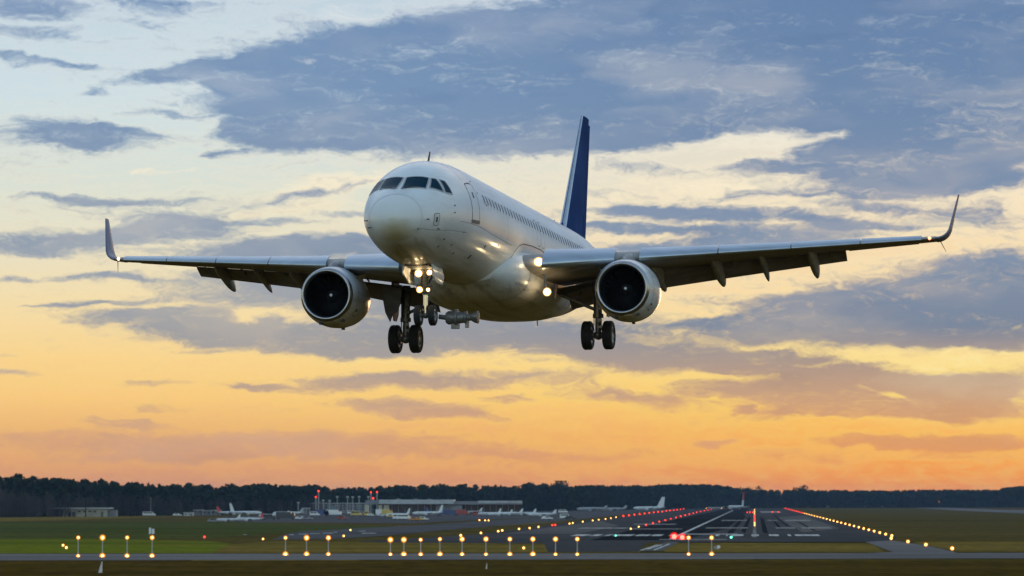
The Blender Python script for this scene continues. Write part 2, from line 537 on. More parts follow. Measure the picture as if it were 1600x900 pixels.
M_LIP = mat('polished_lip', (0.42, 0.42, 0.44), 0.30, 1.0, var=0.12, vscale=(3, 3, 3))
M_TYRE = mat('tyre_rubber', (0.014, 0.014, 0.015), 0.75, var=0.4, vscale=(6, 6, 6))
M_HUB = mat('wheel_hub', (0.30, 0.30, 0.31), 0.4, 0.6)
M_STRUT = mat('gear_steel', (0.22, 0.22, 0.23), 0.38, 0.5, base2=(0.10, 0.10, 0.10), vscale=(4, 4, 4))
M_CHROME = mat('oleo_chrome', (0.65, 0.65, 0.66), 0.15, 1.0)
M_BAY = mat('bay_dark', (0.05, 0.05, 0.048), 0.7, var=0.4, vscale=(3, 3, 3))
M_LAMP = mat('landing_lamp', (1, 0.9, 0.7), 0.2, emit=(1.0, 0.74, 0.38), estr=9.0)
M_LAMP_GLARE = glow_mat('landing_glare', (1.0, 0.50, 0.12), 0.55, 0.72)  # glare of the aircraft lamps, drawn as a luminous shell
M_NAVRED = mat('nav_red', (0.6, 0.02, 0.02), 0.2, emit=(1.0, 0.10, 0.05), estr=2.2)
M_NAVWHITE = mat('nav_white', (0.8, 0.75, 0.7), 0.2, emit=(1.0, 0.70, 0.40), estr=1.2)

# ================================================================== THE AIRLINER
# airframe coordinates: X aft of the nose, Y to port, Z up
FX = [0, .04, .12, .3, .6, 1.0, 1.5, 2.0, 2.5, 3.0, 3.6, 4.3, 5.2, 6.2, 7.2, 27.0, 28.5, 30, 31.5, 33, 34.5, 36, 37.0, 37.57]
ZT = [-.66, -.44, -.27, -.04, .20, .45, .70, .99, 1.28, 1.52, 1.73, 1.89, 2.0, 2.06, 2.07, 2.07, 2.07, 2.06, 2.03, 1.96, 1.86, 1.72, 1.58, 1.40]
ZB = [-.66, -.87, -1.02, -1.22, -1.40, -1.55, -1.68, -1.78, -1.86, -1.92, -1.98, -2.02, -2.05, -2.07, -2.07, -2.07, -1.88, -1.48, -1.02, -.52, -.02, .44, .74, .95]
HW = [0, .24, .42, .66, .92, 1.15, 1.37, 1.53, 1.65, 1.75, 1.85, 1.93, 1.98, 2.0, 2.0, 2.0, 1.94, 1.80, 1.58, 1.31, 1.02, .70, .44, .22]
ZC = [-.66, -.655, -.65, -.63, -.58, -.52, -.44, -.36, -.28, -.21, -.14, -.08, -.03, 0, 0, 0, .05, .2, .42, .66, .90, 1.06, 1.14, 1.17]
MID = 20.0


def A(X, Y, Z):
    return Vector((Y, X - MID, Z))


def pch(x, xs, ys):
    """monotone cubic through a table"""
    xs = np.array(xs, float); ys = np.array(ys, float)
    x = np.clip(np.asarray(x, float), xs[0], xs[-1])
    h = np.diff(xs); d = np.diff(ys) / h
    m = np.zeros(len(xs)); m[0] = d[0]; m[-1] = d[-1]
    for i in range(1, len(xs) - 1):
        if d[i - 1] * d[i] > 0:
            w1 = 2 * h[i] + h[i - 1]; w2 = h[i] + 2 * h[i - 1]
            m[i] = (w1 + w2) / (w1 / d[i - 1] + w2 / d[i])
    i = np.clip(np.searchsorted(xs, x, side='right') - 1, 0, len(h) - 1)
    t = (x - xs[i]) / h[i]
    return (2*t**3 - 3*t**2 + 1) * ys[i] + (t**3 - 2*t**2 + t) * h[i] * m[i] + (-2*t**3 + 3*t**2) * ys[i+1] + (t**3 - t**2) * h[i] * m[i+1]


def skin(X, deg, off=0.0):
    """point on the fuselage skin; deg from the crown towards port; off proud of it"""
    zt, zb, zc, hw = (float(pch(X, FX, q)) for q in (ZT, ZB, ZC, HW))
    t = R(deg)
    c = math.cos(t)
    p = Vector((X, hw * math.sin(t), zc + ((zt - zc) if c > 0 else (zc - zb)) * c))
    if off:
        e = 0.02
        a = skin(X + e, deg) - skin(max(X - e, 0.001), deg)
        b = skin(X, deg + 0.5) - skin(X, deg - 0.5)
        n = a.cross(b).normalized()
        if n.dot(Vector((-0.3 if X < 3 else 0, math.sin(t), c))) < 0:
            n = -n
        p = p + n * off
    return p


def skin_patch(mb, corners, off, nu=8, nv=8, thick=0.02, round_=0.0):
    """a curved panel on the skin between four (X, deg) corners"""
    g = []
    for j in range(nv + 1):
        row = []
        v = j / nv
        for i in range(nu + 1):
            u = i / nu
            q = [(1-u)*(1-v)*a + u*(1-v)*b + u*v*c + (1-u)*v*d for a, b, c, d in zip(*corners)]
            row.append(skin(q[0], q[1], off))
        g.append(row)
    vs = [A(*p) for r in g for p in r]
    n = nu + 1
    fs = [(j*n+i, j*n+i+1, (j+1)*n+i+1, (j+1)*n+i) for j in range(nv) for i in range(nu)]
    mb.add(vs, fs)


def skin_line(mb, pts, width, off=0.006, steps=10):
    """a thin seam strip following (X, deg) points on the skin"""
    path = []
    for (a, b) in zip(pts[:-1], pts[1:]):
        for k in range(steps):
            t = k / steps
            path.append((a[0] + (b[0]-a[0])*t, a[1] + (b[1]-a[1])*t))
    path.append(pts[-1])
    P = [A(*skin(x, d, off)) for x, d in path]
    L, Rr = [], []
    for i, p in enumerate(P):
        tdir = (P[min(i+1, len(P)-1)] - P[max(i-1, 0)]).normalized()
        x, d = path[i]
        n = (A(*skin(x, d, off + 0.1)) - p).normalized()
        s = tdir.cross(n).normalized() * width / 2
        L.append(p + s); Rr.append(p - s)
    mb.loft([L, Rr], False, False)


def arc(cx, cd, rx, rd, a0, a1, n=8):
    return [(cx + rx * math.cos(R(a0 + (a1-a0)*k/n)), cd + rd * math.sin(R(a0 + (a1-a0)*k/n))) for k in range(n+1)]


def build_airliner():
    root = empty('airliner')
    tag(root, 'white twin-engine airliner with a navy blue tail fin, gear down, about to land', 'airliner')
    root.location = Vector((-0.005, 131.777, 10.144 + EYE))
    root.rotation_mode = 'XYZ'
    root.rotation_euler = (R(-1.278), R(-0.468), R(-12.268))

    # ---- fuselage
    xs = np.concatenate([np.linspace(0.66, 3, 26), np.linspace(3.2, 8, 25), np.linspace(8.5, 27, 30), np.linspace(27.4, 37.57, 34)])
    rings = [[A(*skin(x, 360 * k / 96)) for k in range(96)] for x in xs]
    f = MB(); f.loft(rings, True)
    fus = f.build('fuselage', M_WHITE, root, 60)
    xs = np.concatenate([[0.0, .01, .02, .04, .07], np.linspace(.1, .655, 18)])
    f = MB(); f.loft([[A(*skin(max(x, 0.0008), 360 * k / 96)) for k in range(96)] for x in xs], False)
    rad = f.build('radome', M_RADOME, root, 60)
    sm = MB()
    skin_line(sm, [(0.657, a) for a in range(0, 361, 15)], 0.009, 0.004, 3)
    sm.build('radome_seam', mat('seam_grey', (0.36, 0.37, 0.38), 0.6), rad, 0)

    # ---- cockpit windows
    panes = [((2.02, 1.6), (2.36, 29.5), (1.64, 37.0), (1.08, 4.2)),
             ((2.40, 31.5), (2.56, 37.2), (2.27, 58.0), (1.80, 40.0)),
             ((2.66, 40.0), (2.86, 46.5), (2.78, 66.0), (2.36, 59.6))]
    for s in (1, -1):
        for c in panes:
            cc = [(x, a * s) for x, a in c]
            b = MB()
            skin_patch(b, cc, 0.012)
            w = b.build('cockpit_window', M_GLASS, root, 60)
            fr = MB()
            for k in range(4):
                skin_line(fr, [cc[k], cc[(k + 1) % 4]], 0.05, 0.016, 8)
            fr.build('window_frame', mat('window_frame_grey', (0.34, 0.35, 0.37), 0.45), w, 0)
    # wipers
    for s in (1, -1):
        b = MB()
        pts = [A(*skin(1.02 + 0.12 * k, s * (6.0 + 5.2 * k), 0.035)) for k in range(5)]
        b.path(pts, 0.012, 6)
        b.build('wiper', M_SEAM, root)

    # ---- doors, seams, vents
    def outline(x0, x1, d0, d1, rx, rd):
        return (arc(x0 + rx, d0 + rd, rx, rd, 180, 270) + arc(x1 - rx, d0 + rd, rx, rd, 270, 360)
                + arc(x1 - rx, d1 - rd, rx, rd, 0, 90) + arc(x0 + rx, d1 - rd, rx, rd, 90, 180) + [(x0, d0 + rd)])
    for s in (1, -1):
        b = MB(); skin_patch(b, [(4.40, 57 * s), (5.28, 57 * s), (5.28, 97 * s), (4.40, 97 * s)], 0.004, 10, 16)
        d = b.build('passenger_door', M_WHITE, root, 60)
        b = MB(); skin_line(b, [(x, a * s) for x, a in outline(4.36, 5.32, 56.0, 97.8, .14, 4)], 0.034, 0.010, 3)
        b.build('door_seam', M_SEAM, d, 0)
        b = MB(); skin_patch(b, [(4.74, 66.5 * s), (4.92, 66.5 * s), (4.92, 73 * s), (4.74, 73 * s)], 0.010, 4, 4)
        b.build('door_window', M_PANE, d, 60)
        b = MB(); skin_patch(b, [(4.34, 96.5 * s), (5.34, 96.5 * s), (5.34, 100.0 * s), (4.34, 100.0 * s)], 0.025, 8, 3)
        b.build('door_sill', mat('sill_grey', (0.12, 0.12, 0.13), 0.5), d, 60)
    for s in (1,):
        for x0 in (15.62, 16.42):
            b = MB(); skin_line(b, [(x, a * s) for x, a in outline(x0, x0 + .56, 63.5, 93.5, .16, 5)], 0.022, 0.008, 3)
            b.build('exit_seam', M_SEAM, root, 0)
        b = MB(); skin_patch(b, [(1.27, 88.0), (1.50, 90.0), (1.50, 105.0), (1.27, 104.0)], 0.006, 4, 4)
        p = b.build('service_panel', mat('panel_grey', (0.60, 0.61, 0.62), 0.4), root, 60)
        b = MB(); skin_line(b, outline(1.235, 1.54, 86.5, 107.0, .06, 3), 0.02, 0.010, 3)
        b.build('panel_seam', M_SEAM, p, 0)
        b = MB(); skin_patch(b, [(1.34, 92.5), (1.43, 93), (1.43, 101.5), (1.34, 101)], 0.012, 3, 3)
        b.build('panel_grille', M_SEAM, p, 0)
    sm = MB()
    skin_line(sm, [(4.62, 10), (4.48, 30), (4.36, 52)], 0.016, 0.004, 12)           # section joint over the crown
    skin_line(sm, [(5.60, 8), (5.52, 30), (5.46, 60)], 0.012, 0.004, 12)
    skin_line(sm, [(11.2, 136), (11.5, 124), (11.9, 110), (12.4, 102.5), (13.05, 99), (14.6, 97), (16.4, 96.5), (18.1, 101)], 0.038, 0.006, 8)
    skin_line(sm, [(10.2, -10), (10.2, 125)], 0.012, 0.004, 30)
    skin_line(sm, [(3.2, 100), (7.2, 104), (11.2, 106)], 0.012, 0.004, 20)
    skin_line(sm, [(0.70, 118), (2.4, 112), (4.2, 112)], 0.010, 0.004, 20)
    for x, a, w, l in ((2.70, 80, .07, 1.5), (2.64, 89, .06, 1.5), (2.45, 125.6, .06, 2.2), (2.48, 138, .05, 3.0), (3.35, 130, .05, 2), (6.16, 135.7, .10, 5.5), (6.6, 76.5, .05, 3),
                       (5.0, 55, .05, 1.5), (5.55, 52.0, .06, 2.0), (5.62, 66, .03, 2.4), (4.15, 139, .05, 3), (7.2, 119, .08, 3.2), (9.0, 112, .06, 2.0), (3.8, 112, .03, 2)):
        skin_patch(sm, [(x - w, a - l/2), (x + w, a - l/2), (x + w, a + l/2), (x - w, a + l/2)], 0.007, 2, 2)
    sm.build('skin_markings', M_SEAM, fus, 0)
    for x, a in ((0.62, 119.5), (0.72, -112), (0.9, 96), (0.9, -96), (1.6, 112)):
        p0, p1 = A(*skin(x, a, 0.0)), A(*skin(x, a, 0.09))
        pr = MB()
        pr.tube(p0, p1, 0.025, 0.02, 8)
        pr.tube(p1, p1 + Vector((0, -0.14, 0)), 0.02, 0.012, 8)
        pr.build('pitot_probe', M_STRUT, root)

    # ---- cabin windows, port side row and starboard row share one mesh
    b = MB()
    def window_mesh(x, s):
        mb = MB()
        rows = []
        for rr, o in ((0.0, .007), (1.0, .007)):
            rows.append([A(*skin(x + .115 * rr * math.copysign(abs(math.cos(t)) ** .7, math.cos(t)), s * (71.0 + 4.9 * rr * math.copysign(abs(math.sin(t)) ** .7, math.sin(t))), o))
                         for t in (2 * math.pi * k / 20 for k in range(20))])
        mb.loft(rows, False)
        return mb
    def ring_mesh(x, s):
        mb = MB()
        rows = []
        for rr, o in ((1.0, .009), (1.25, .011), (1.38, .003)):
            rows.append([A(*skin(x + .115 * rr * math.copysign(abs(math.cos(t)) ** .7, math.cos(t)), s * (71.0 + 4.9 * rr * math.copysign(abs(math.sin(t)) ** .7, math.sin(t))), o))
                         for t in (2 * math.pi * k / 20 for k in range(20))])
        mb.loft(rows, False)
        return mb
    w0 = r0 = None
    xw = [6.42 + .533 * k for k in range(42) if not (41 < k)]
    for s in (1,):
        for x in xw:
            if x > 28.0:
                continue
            if w0 is None:
                w0 = window_mesh(x, s).build('cabin_window', M_PANE, root, 60)
                r0 = ring_mesh(x, s).build('window_ring', mat('window_ring_grey', (0.55, 0.56, 0.58), 0.35, 0.2), w0, 60)
                x0 = x
            else:
                c = w0.copy(); COL.objects.link(c); c.parent = root; c.location = (0, x - x0, 0)
                q = r0.copy(); COL.objects.link(q); q.parent = c

    b = MB(); skin_patch(b, [(31.0, 52), (32.6, 50), (34.0, 66), (32.2, 72)], 0.005, 8, 8)
    b.build('livery_patch', mat('livery_blue', (0.10, 0.13, 0.24), 0.4), fus, 60)

    # ---- crown aerials
    def blade(x, h, l, lean=0.25):
        mb = MB()
        z = skin(x, 0).z - 0.02
        mb.loft([[A(x - l/2, 0, z), A(x, .035, z), A(x + l/2, 0, z), A(x, -.035, z)],
                 [A(x - l/4 + lean, 0, z + h), A(x + lean, .018, z + h), A(x + l/3 + lean, 0, z + h), A(x + lean, -.018, z + h)]])
        return mb
    for x, h, l in ((5.5, .42, .34), (9.6, .12, .3), (13.4, .13, .4), (14.2, .11, .3), (17.0, .12, .3), (28.6, .34, .30)):
        blade(x, h, l).build('aerial', M_SEAM if h > .3 else M_WHITE, root)
    for x, h in ((23.2, .42), (25.0, .5)):
        mb = MB(); z = skin(x, 180).z
        mb.loft([[A(x - .2, 0, z + .05), A(x, .04, z + .05), A(x + .2, 0, z + .05), A(x, -.04, z + .05)], [A(x + .02, 0, z - h), A(x + .1, .015, z - h), A(x + .2, 0, z - h), A(x + .1, -.015, z - h)]])
        mb.build('belly_aerial', M_SEAM, root)

    # ---- wing to body fairing
    bx = [10.7, 11.2, 11.8, 12.6, 13.6, 15, 18, 20.5, 22, 23.2, 24.2]
    bw = [1.35, 1.75, 2.08, 2.34, 2.48, 2.55, 2.55, 2.50, 2.30, 1.95, 1.4]
    bb = [-1.98, -2.25, -2.48, -2.64, -2.74, -2.80, -2.82, -2.76, -2.58, -2.32, -2.0]
    bt = [-1.40, -0.95, -0.72, -0.55, -0.44, -0.36, -0.34, -0.40, -0.60, -0.95, -1.4]
    rings = []
    for x in np.linspace(10.7, 24.2, 44):
        w_, z0, z1 = (float(pch(x, bx, q)) for q in (bw, bb, bt))
        zc = z0 + (z1 - z0) * .62
        ring = []
        for k in range(64):
            t = 2 * math.pi * k / 64
            cx, sx = math.cos(t), math.sin(t)
            e = 2 / 2.7
            ring.append(A(x, w_ * math.copysign(abs(sx) ** e, sx), zc + ((z1 - zc) if cx > 0 else (zc - z0)) * math.copysign(abs(cx) ** e, cx)))
        rings.append(ring)
    b = MB(); b.loft(rings)
    fair = b.build('belly_fairing', M_WHITE, root, 60)
    # panel joints of the fairing
    def ring_strip(mb, x, a0, a1, w=0.035):
        w_, z0, z1 = (float(pch(x, bx, q)) for q in (bw, bb, bt))
        zc = z0 + (z1 - z0) * .62
        e = 2 / 2.7
        L, Q = [], []
        for k in range(33):
            t = R(a0 + (a1 - a0) * k / 32)
            cx, sx = math.cos(t), math.sin(t)
            for dx, lst in ((-w/2, L), (w/2, Q)):
                lst.append(A(x + dx, (w_ + .012) * math.copysign(abs(sx) ** e, sx), zc + ((z1 - zc + .012) if cx > 0 else (zc - z0 + .012)) * math.copysign(abs(cx) ** e, cx)))
        mb.loft([L, Q], False, False)
    b = MB()
    for x in (12.6, 14.6, 17.0, 19.5):
        ring_strip(b, x, 20, 180)
        ring_strip(b, x, -180, -20)
    b.build('panel_joint', M_SEAM, fair, 0)

    # ---- wings
    def airfoil(t, n=18):
        """closed outline, chord 1: upper surface from TE to LE then lower back to TE"""
        up, lo = [], []
        for k in range(n + 1):
            x = (1 - math.cos(math.pi * k / n)) / 2
            y = 5 * t * (.2969 * math.sqrt(x) - .1260 * x - .3516 * x**2 + .2843 * x**3 - .1036 * x**4)
            c = .018 * math.sin(math.pi * x ** .8)
            up.append((x, c + y * .98)); lo.append((x, c - y))
        return up[::-1] + lo[1:-1]
    LE0, SW = 11.75, 0.539
    def wing_at(y):
        le = LE0 + SW * (y - 1.5)
        if y < 6.6:
            te = 18.75 + 0.02 * (y - 1.5)
        else:
            te = 18.85 + (y - 6.6) * (22.0 - 18.85) / (17.35 - 6.6)
        z = -1.25 + .095 * (y - 1.5)
        t = .150 - .045 * min(1, (y - 1.5) / 9)
        inc = 3.2 - 4.0 * (y - 1.5) / 16
        return le, te - le, z, t, inc
    def sect(y, s, pts):
        le, c, z, t, inc = wing_at(y)
        ci, si = math.cos(R(inc)), math.sin(R(inc))
        return [A(le + (px * ci + pz * si) * c, y * s, z + (pz * ci - px * si) * c) for px, pz in pts]

    for s in (1, -1):
        ys = [1.5, 2.2, 3, 4, 5, 6, 6.6, 7.5, 9, 11, 13, 15, 16.6, 17.35]
        b = MB(); b.loft([sect(y, s, airfoil(wing_at(y)[3])) for y in ys])
        wing = b.build('wing', M_GREYP, root, 50)
        # slats: drooped nose sections, set forward of the wing
        for y0, y1 in ((2.85, 5.45), (6.35, 9.2), (9.24, 11.9), (11.94, 14.5), (14.54, 16.85)):
            b = MB()
            rings = []
            for y in np.linspace(y0, y1, 6):
                t = wing_at(y)[3]
                af = airfoil(t, 40)
                n = 40
                upper = [p for p in af[:n + 1] if p[0] <= .185]
                lower = [p for p in af[n + 1:] if p[0] <= .060]
                outer = upper + lower
                inner = [(.065, -.2 * t), (.06, .10 * t), (.08, .28 * t), (.12, .36 * t)]
                pts = outer + inner
                a = R(-15)
                q = []
                for px, pz in pts:
                    dx, dz = px - .17, pz - .45 * t
                    q.append((.17 + dx * math.cos(a) + dz * math.sin(a) - .060, .45 * t - dx * math.sin(a) + dz * math.cos(a) + .022))
                rings.append(sect(y, s, q))
            b.loft(rings)
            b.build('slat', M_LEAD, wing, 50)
        # flaps and aileron
        def flap(y0, y1, f0, cf, defl, drop, aft, name, m):
            mb = MB(); rings = []
            for y in np.linspace(y0, y1, 6):
                le, c, z, t, inc = wing_at(y)
                a = R(-defl)
                q = []
                for px, pz in airfoil(.13, 10):
                    px *= cf; pz *= cf
                    q.append((f0 + aft + px * math.cos(a) - pz * math.sin(a), -drop + px * math.sin(a) + pz * math.cos(a)))
                rings.append(sect(y, s, q))
            mb.loft(rings)
            return mb.build(name, m, wing, 50)
        flap(2.75, 6.50, .80, .225, 31, .040, .03, 'flap', M_FLAP)
        flap(6.62, 13.75, .755, .28, 30, .022, .04, 'flap', M_FLAP)
        flap(13.85, 16.6, .76, .24, 3, .0, .0, 'aileron', M_GREYP)
        # flap track fairings
        for y, L_, h, w_ in ((6.45, 3.6, .56, .42), (8.75, 3.4, .56, .44), (10.55, 2.8, .38, .26), (12.45, 2.9, .52, .40)):
            le, c, z, t, inc = wing_at(y)
            x0 = le + c * .42
            rings = []
            for k in range(15):
                u = k / 14
                w2 = w_ * (math.sin(math.pi * min(1, u * .98 + .01)) ** .55) / 2 + .004
                hh = h * (math.sin(math.pi * min(1, u * .98 + .01)) ** .6) + .005
                x = x0 + u * L_
                drop = .10 + .16 * u + (1.05 * max(0, u - .35) ** 1.35)
                zc = z - .02 - drop
                rings.append([A(x, y * s + w2 * math.cos(q), zc + hh * (.5 * math.sin(q) if math.sin(q) > 0 else .75 * math.sin(q))) for q in (2 * math.pi * i / 16 for i in range(16))])
            b = MB(); b.loft(rings)
            b.build('flap_fairing', M_GREYP, wing, 60)
        # blended winglet
        rings = []
        for k in range(15):
            u = k / 14
            if u < .4:
                a = u / .4 * R(78)
                dy = .60 * math.sin(a); dz = .60 * (1 - math.cos(a))
            else:
                a = R(78); v = (u - .4) / .6
                dy = .60 * math.sin(a) + v * 1.45 * math.cos(a); dz = .60 * (1 - math.cos(a)) + v * 1.45 * math.sin(a)
            le, c, z, t, inc = wing_at(17.35)
            run = u
            c2 = c * (1 - .72 * run ** .8)
            x2 = le + 1.25 * run
            nrm = Vector((-math.sin(a) * s, math.cos(a)))
            pts = []
            for px, pz in airfoil(.10, 10):
                pts.append(A(x2 + px * c2, (17.35 + dy) * s + nrm.x * pz * c2, z + dz + nrm.y * pz * c2))
            rings.append(pts)
        b = MB(); b.loft(rings)
        b.build('winglet', mat('winglet_grey', (0.17, 0.18, 0.25), 0.45, 0, 0.0, base2=(0.12, 0.13, 0.21), vscale=(.8, .8, .8)), wing, 60)
        le, c, z, t, inc = wing_at(17.2)
        b = MB(); b.ball(A(le + .0, 17.15 * s, z + .01), .065, 14)
        b.build('navigation_light', M_NAVRED if s > 0 else M_NAVWHITE, wing)
        b = MB(); b.tube(A(le + .9, 17.5 * s, z), A(le + 1.5, 17.7 * s, z - .42), .02, .008, 6)
        b.build('static_wick', M_SEAM, wing)
        # landing lights at the wing root and under the belly
        le, c, z, t, inc = wing_at(2.84)
        if s > 0:
            for p, r_ in ((A(le - .10, 2.72 * s, z + .02), .125), (A(13.28, 2.86, -2.2), .115)):
                b = MB(); b.ball(p, r_, 20, (1, .6, 1))
                lamp = b.build('landing_light', M_LAMP, wing)
                b = MB(); b.ball(p, r_ * 1.5, 20, (1, .7, 1)); b.build('lens', M_LAMP_GLARE, wing)  # translucent shell imitating the glare round the lamp
            b = MB(); b.tube(A(13.3, 2.82, -2.05), A(13.3, 2.72, -1.3), .05, n=8)
            b.build('light_bracket', M_STRUT, wing)
            b = MB(); b.obox(A(13.5, 3.12, -2.15), (.03, .05, .0), (0, .22, 0), (.04, 0, .28))
            b.build('light_door', mat('door_steel', (0.5, 0.48, 0.45), 0.25, 0.9), wing)  # door in one even pale steel colour
        # dark under-wing bay by the main gear
        b = MB()
        q = [A(15.6, 2.0 * s, -2.0), A(18.6, 2.0 * s, -2.05), A(18.7, 4.3 * s, -1.36), A(16.2, 4.3 * s, -1.52)]
        q2 = [p + Vector((0, 0, -.03)) for p in q]
        b.loft([q, q2]); b.build('gear_bay', M_BAY, wing, 0)
        # spar hardware seen in the flap slot
        for y in (3.2, 4.4, 5.6, 7.4, 9.4, 11.4, 13.2):
            le, c, z, t, inc = wing_at(y)
            b = MB(); b.tube(A(le + c * .66, y * s, z - .10), A(le + c * .86, y * s, z - .30), .035, n=6)
            b.build('flap_linkage', M_STRUT, wing)

        # ---- engine
        ey, ez, ex = 5.92 * s, -2.16, 12.70
        eng = empty('engine'); eng.parent = root
        tag(eng)
        ax = (0, 1, 0)
        o = A(ex, ey, ez)
        prof = [(.16, 1.065), (.30, 1.11), (.6, 1.165), (1.0, 1.205), (1.5, 1.215), (2.1, 1.18), (2.7, 1.09), (3.1, 1.0), (3.13, .97), (2.9, .93)]
        b = MB(); b.lathe(o, ax, prof, 64, False)
        cowl = b.build('fan_cowl', M_WHITE, eng, 50)
        prof = [(.163, 1.062), (.08, 1.035), (.02, .995), (0, .955), (.02, .915), (.08, .882), (.18, .862)]
        b = MB(); b.lathe(o, ax, prof, 64, False); b.build('intake_lip', M_LIP, eng, 60)
        prof = [(.178, .863), (.4, .855), (.7, .87), (1.25, .885), (1.26, .6), (1.27, .0)]
        b = MB(); b.lathe(o, ax, prof, 48, False); b.build('intake_duct', M_BLACK, eng, 50)
        b = MB()
        for k in range(24):
            t0 = 2 * math.pi * k / 24
            rows = []
            for r_, tw in ((.26, .15), (.5, .35), (.7, .5), (.86, .62)):
                w_ = .11 + r_ * .05
                t1, t2 = t0 + r_ * .18 - w_ / r_ * .5, t0 + r_ * .18 + w_ / r_ * .5
                rows.append([o + Vector((r_ * math.cos(t1), 1.02 - tw * .12, r_ * math.sin(t1))), o + Vector((r_ * math.cos(t2), 1.02 + tw * .22, r_ * math.sin(t2)))])
            b.loft(rows, False, False)
        b.build('fan_blades', M_BLADE, eng, 60)
        b = MB(); b.lathe(o + Vector((0, .62, 0)), ax, [(0, .0), (.02, .04), (.12, .12), (.30, .22), (.5, .28)], 32, False)
        sp = b.build('spinner', mat('spinner_grey', (0.05, 0.05, 0.055), 0.3, 0.3), eng, 60)
        b = MB(); b.ball(o + Vector((.03, .645, .03)), .060, 12, (1, .5, 1)); b.build('spinner_mark', mat('mark_white', (0.85, 0.85, 0.85), 0.4), sp)
        prof = [(2.7, .80), (3.3, .74), (4.0, .55), (4.3, .46), (4.31, .40)]
        b = MB(); b.lathe(o, ax, prof, 40, False); b.build('core_nozzle', mat('nozzle_metal', (0.22, 0.20, 0.18), 0.35, 0.9), eng, 50)
        # cowl joint, latch, strake
        b = MB()
        for d in (.62,):
            b.lathe(o, ax, [(d, 1.1695), (d + .02, 1.1725)], 64, False)
        b.lathe(o, ax, [(2.05, 1.188), (2.07, 1.187)], 64, False)
        b.build('cowl_joint', M_SEAM, cowl, 0)
        for a_, d in ((300, .45), (318, .9), (255, .35), (270, 2.6), (330, .8)):
            r_ = 1.15
            p = o + Vector((r_ * math.cos(R(a_)), d, r_ * math.sin(R(a_))))
            b = MB(); b.obox(p, (.05, 0, 0), (0, .10, 0), (0, 0, .05))
            b.build('cowl_latch', M_SEAM, cowl)
        for q in ((1,) if s > 0 else (-1,)):
            a_ = R(38)
            p = [o + Vector((-s * 1.19 * math.cos(a_) , .9, 1.19 * math.sin(a_))), o + Vector((-s * 1.19 * math.cos(a_), 1.9, 1.19 * math.sin(a_))),
                 o + Vector((-s * 1.52 * math.cos(a_), 1.9, 1.52 * math.sin(a_))), o + Vector((-s * 1.50 * math.cos(a_), 1.5, 1.50 * math.sin(a_)))]
            b = MB(); b.loft([p, [x + Vector((0.02, 0, .02)) for x in p]]); b.build('strake', M_WHITE, cowl, 0)
        # pylon
        le, c, z, t, inc = wing_at(5.92)
        rings = []
        for x, zt_, zb_, w_ in ((ex + .55, ez + 1.17, ez + 1.02, .05), (ex + 1.0, ez + 1.36, ez + 1.0, .20), (ex + 1.5, ez + 1.46, ez + 1.0, .26), (ex + 2.2, z + .30, ez + .9, .28), (ex + 3.2, z + .10, ez + .8, .28), (ex + 4.6, z - .05, ez + .8, .22), (ex + 5.6, z - .2, z - .45, .06)):
            rings.append([A(x, ey - w_, zb_), A(x, ey + w_, zb_), A(x, ey + w_ * .9, zt_ - .10), A(x, ey + w_ * .4, zt_), A(x, ey - w_ * .4, zt_), A(x, ey - w_ * .9, zt_ - .10)])
        b = MB(); b.loft(rings); b.build('pylon', M_GREYP, eng, 50)

    # ---- tailplane
    for s in (1, -1):
        rings = []
        for y, le, c, z in ((.4, 31.6, 4.1, .80), (6.2, 35.2, 1.5, 1.12)):
            rings.append([A(le + px * c, y * s, z + pz * c) for px, pz in airfoil(.09, 10)])
        b = MB(); b.loft(rings); b.build('tailplane', M_WHITE, root, 50)

    # ---- fin
    def fin_at(u):
        le = 30.35 + (35.2 - 30.35) * u
        te = 36.0 + (37.35 - 36.0) * u
        return le, te - le, 2.05 + (7.92 - 2.05) * u
    def fin_ring(u, lo, hi, grow=0.0):
        le, c, z = fin_at(u)
        out = []
        for px, pz in airfoil(.105, 16):
            if lo <= px <= hi:
                pz = pz - .018 * math.sin(math.pi * px ** .8)
                out.append(A(le + px * c, math.copysign(abs(pz) * c + grow, pz), z))
        return out
    us = [-.05, 0, .2, .4, .6, .8, .96, 1.0]
    b = MB(); b.loft([fin_ring(u, 0, .70) for u in us])
    fin = b.build('tail_fin', M_NAVY, root, 40)
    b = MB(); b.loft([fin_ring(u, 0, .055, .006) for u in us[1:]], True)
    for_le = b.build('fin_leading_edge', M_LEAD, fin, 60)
    b = MB(); b.loft([fin_ring(u, .705, 1.0) for u in us[1:-1]])
    b.build('rudder', M_NAVY, fin, 40)
    b = MB()
    rings = []
    for k in range(9):      # dorsal fillet
        u = k / 8
        x = 28.2 + u * 3.2
        rings.append([A(x, -.10 - .12 * u, 2.0), A(x, 0, 2.05 + .75 * u ** 2), A(x, .10 + .12 * u, 2.0)])
    b.loft(rings); b.build('dorsal_fillet', M_NAVY, fin, 60)

    # ---- nose gear
    ng = empty('nose_gear'); ng.parent = root
    nx, nz = 5.07, -3.71
    b = MB()
    b.tube(A(nx - .15, 0, -1.9), A(nx - .02, 0, -2.95), .115, n=16)
    b.tube(A(nx - .05, 0, -2.72), A(nx - .03, 0, -2.84), .17, n=16)
    b.tube(A(nx - .06, -.30, -2.62), A(nx - .06, .30, -2.62), .05, n=10)
    b.tube(A(nx + .10, 0, -2.7), A(nx + .34, 0, -3.05), .035, n=8)          # torque links
    b.tube(A(nx + .34, 0, -3.05), A(nx + .06, 0, -3.55), .035, n=8)
    b.tube(A(nx + 1.5, .0, -1.9), A(nx + .1, 0, -2.75), .055, n=10)
    b.tube(A(nx - .16, -.14, -1.95), A(nx - .1, -.14, -2.6), .03, n=8)
    b.tube(A(nx - .16, .14, -1.95), A(nx - .1, .14, -2.6), .03, n=8)
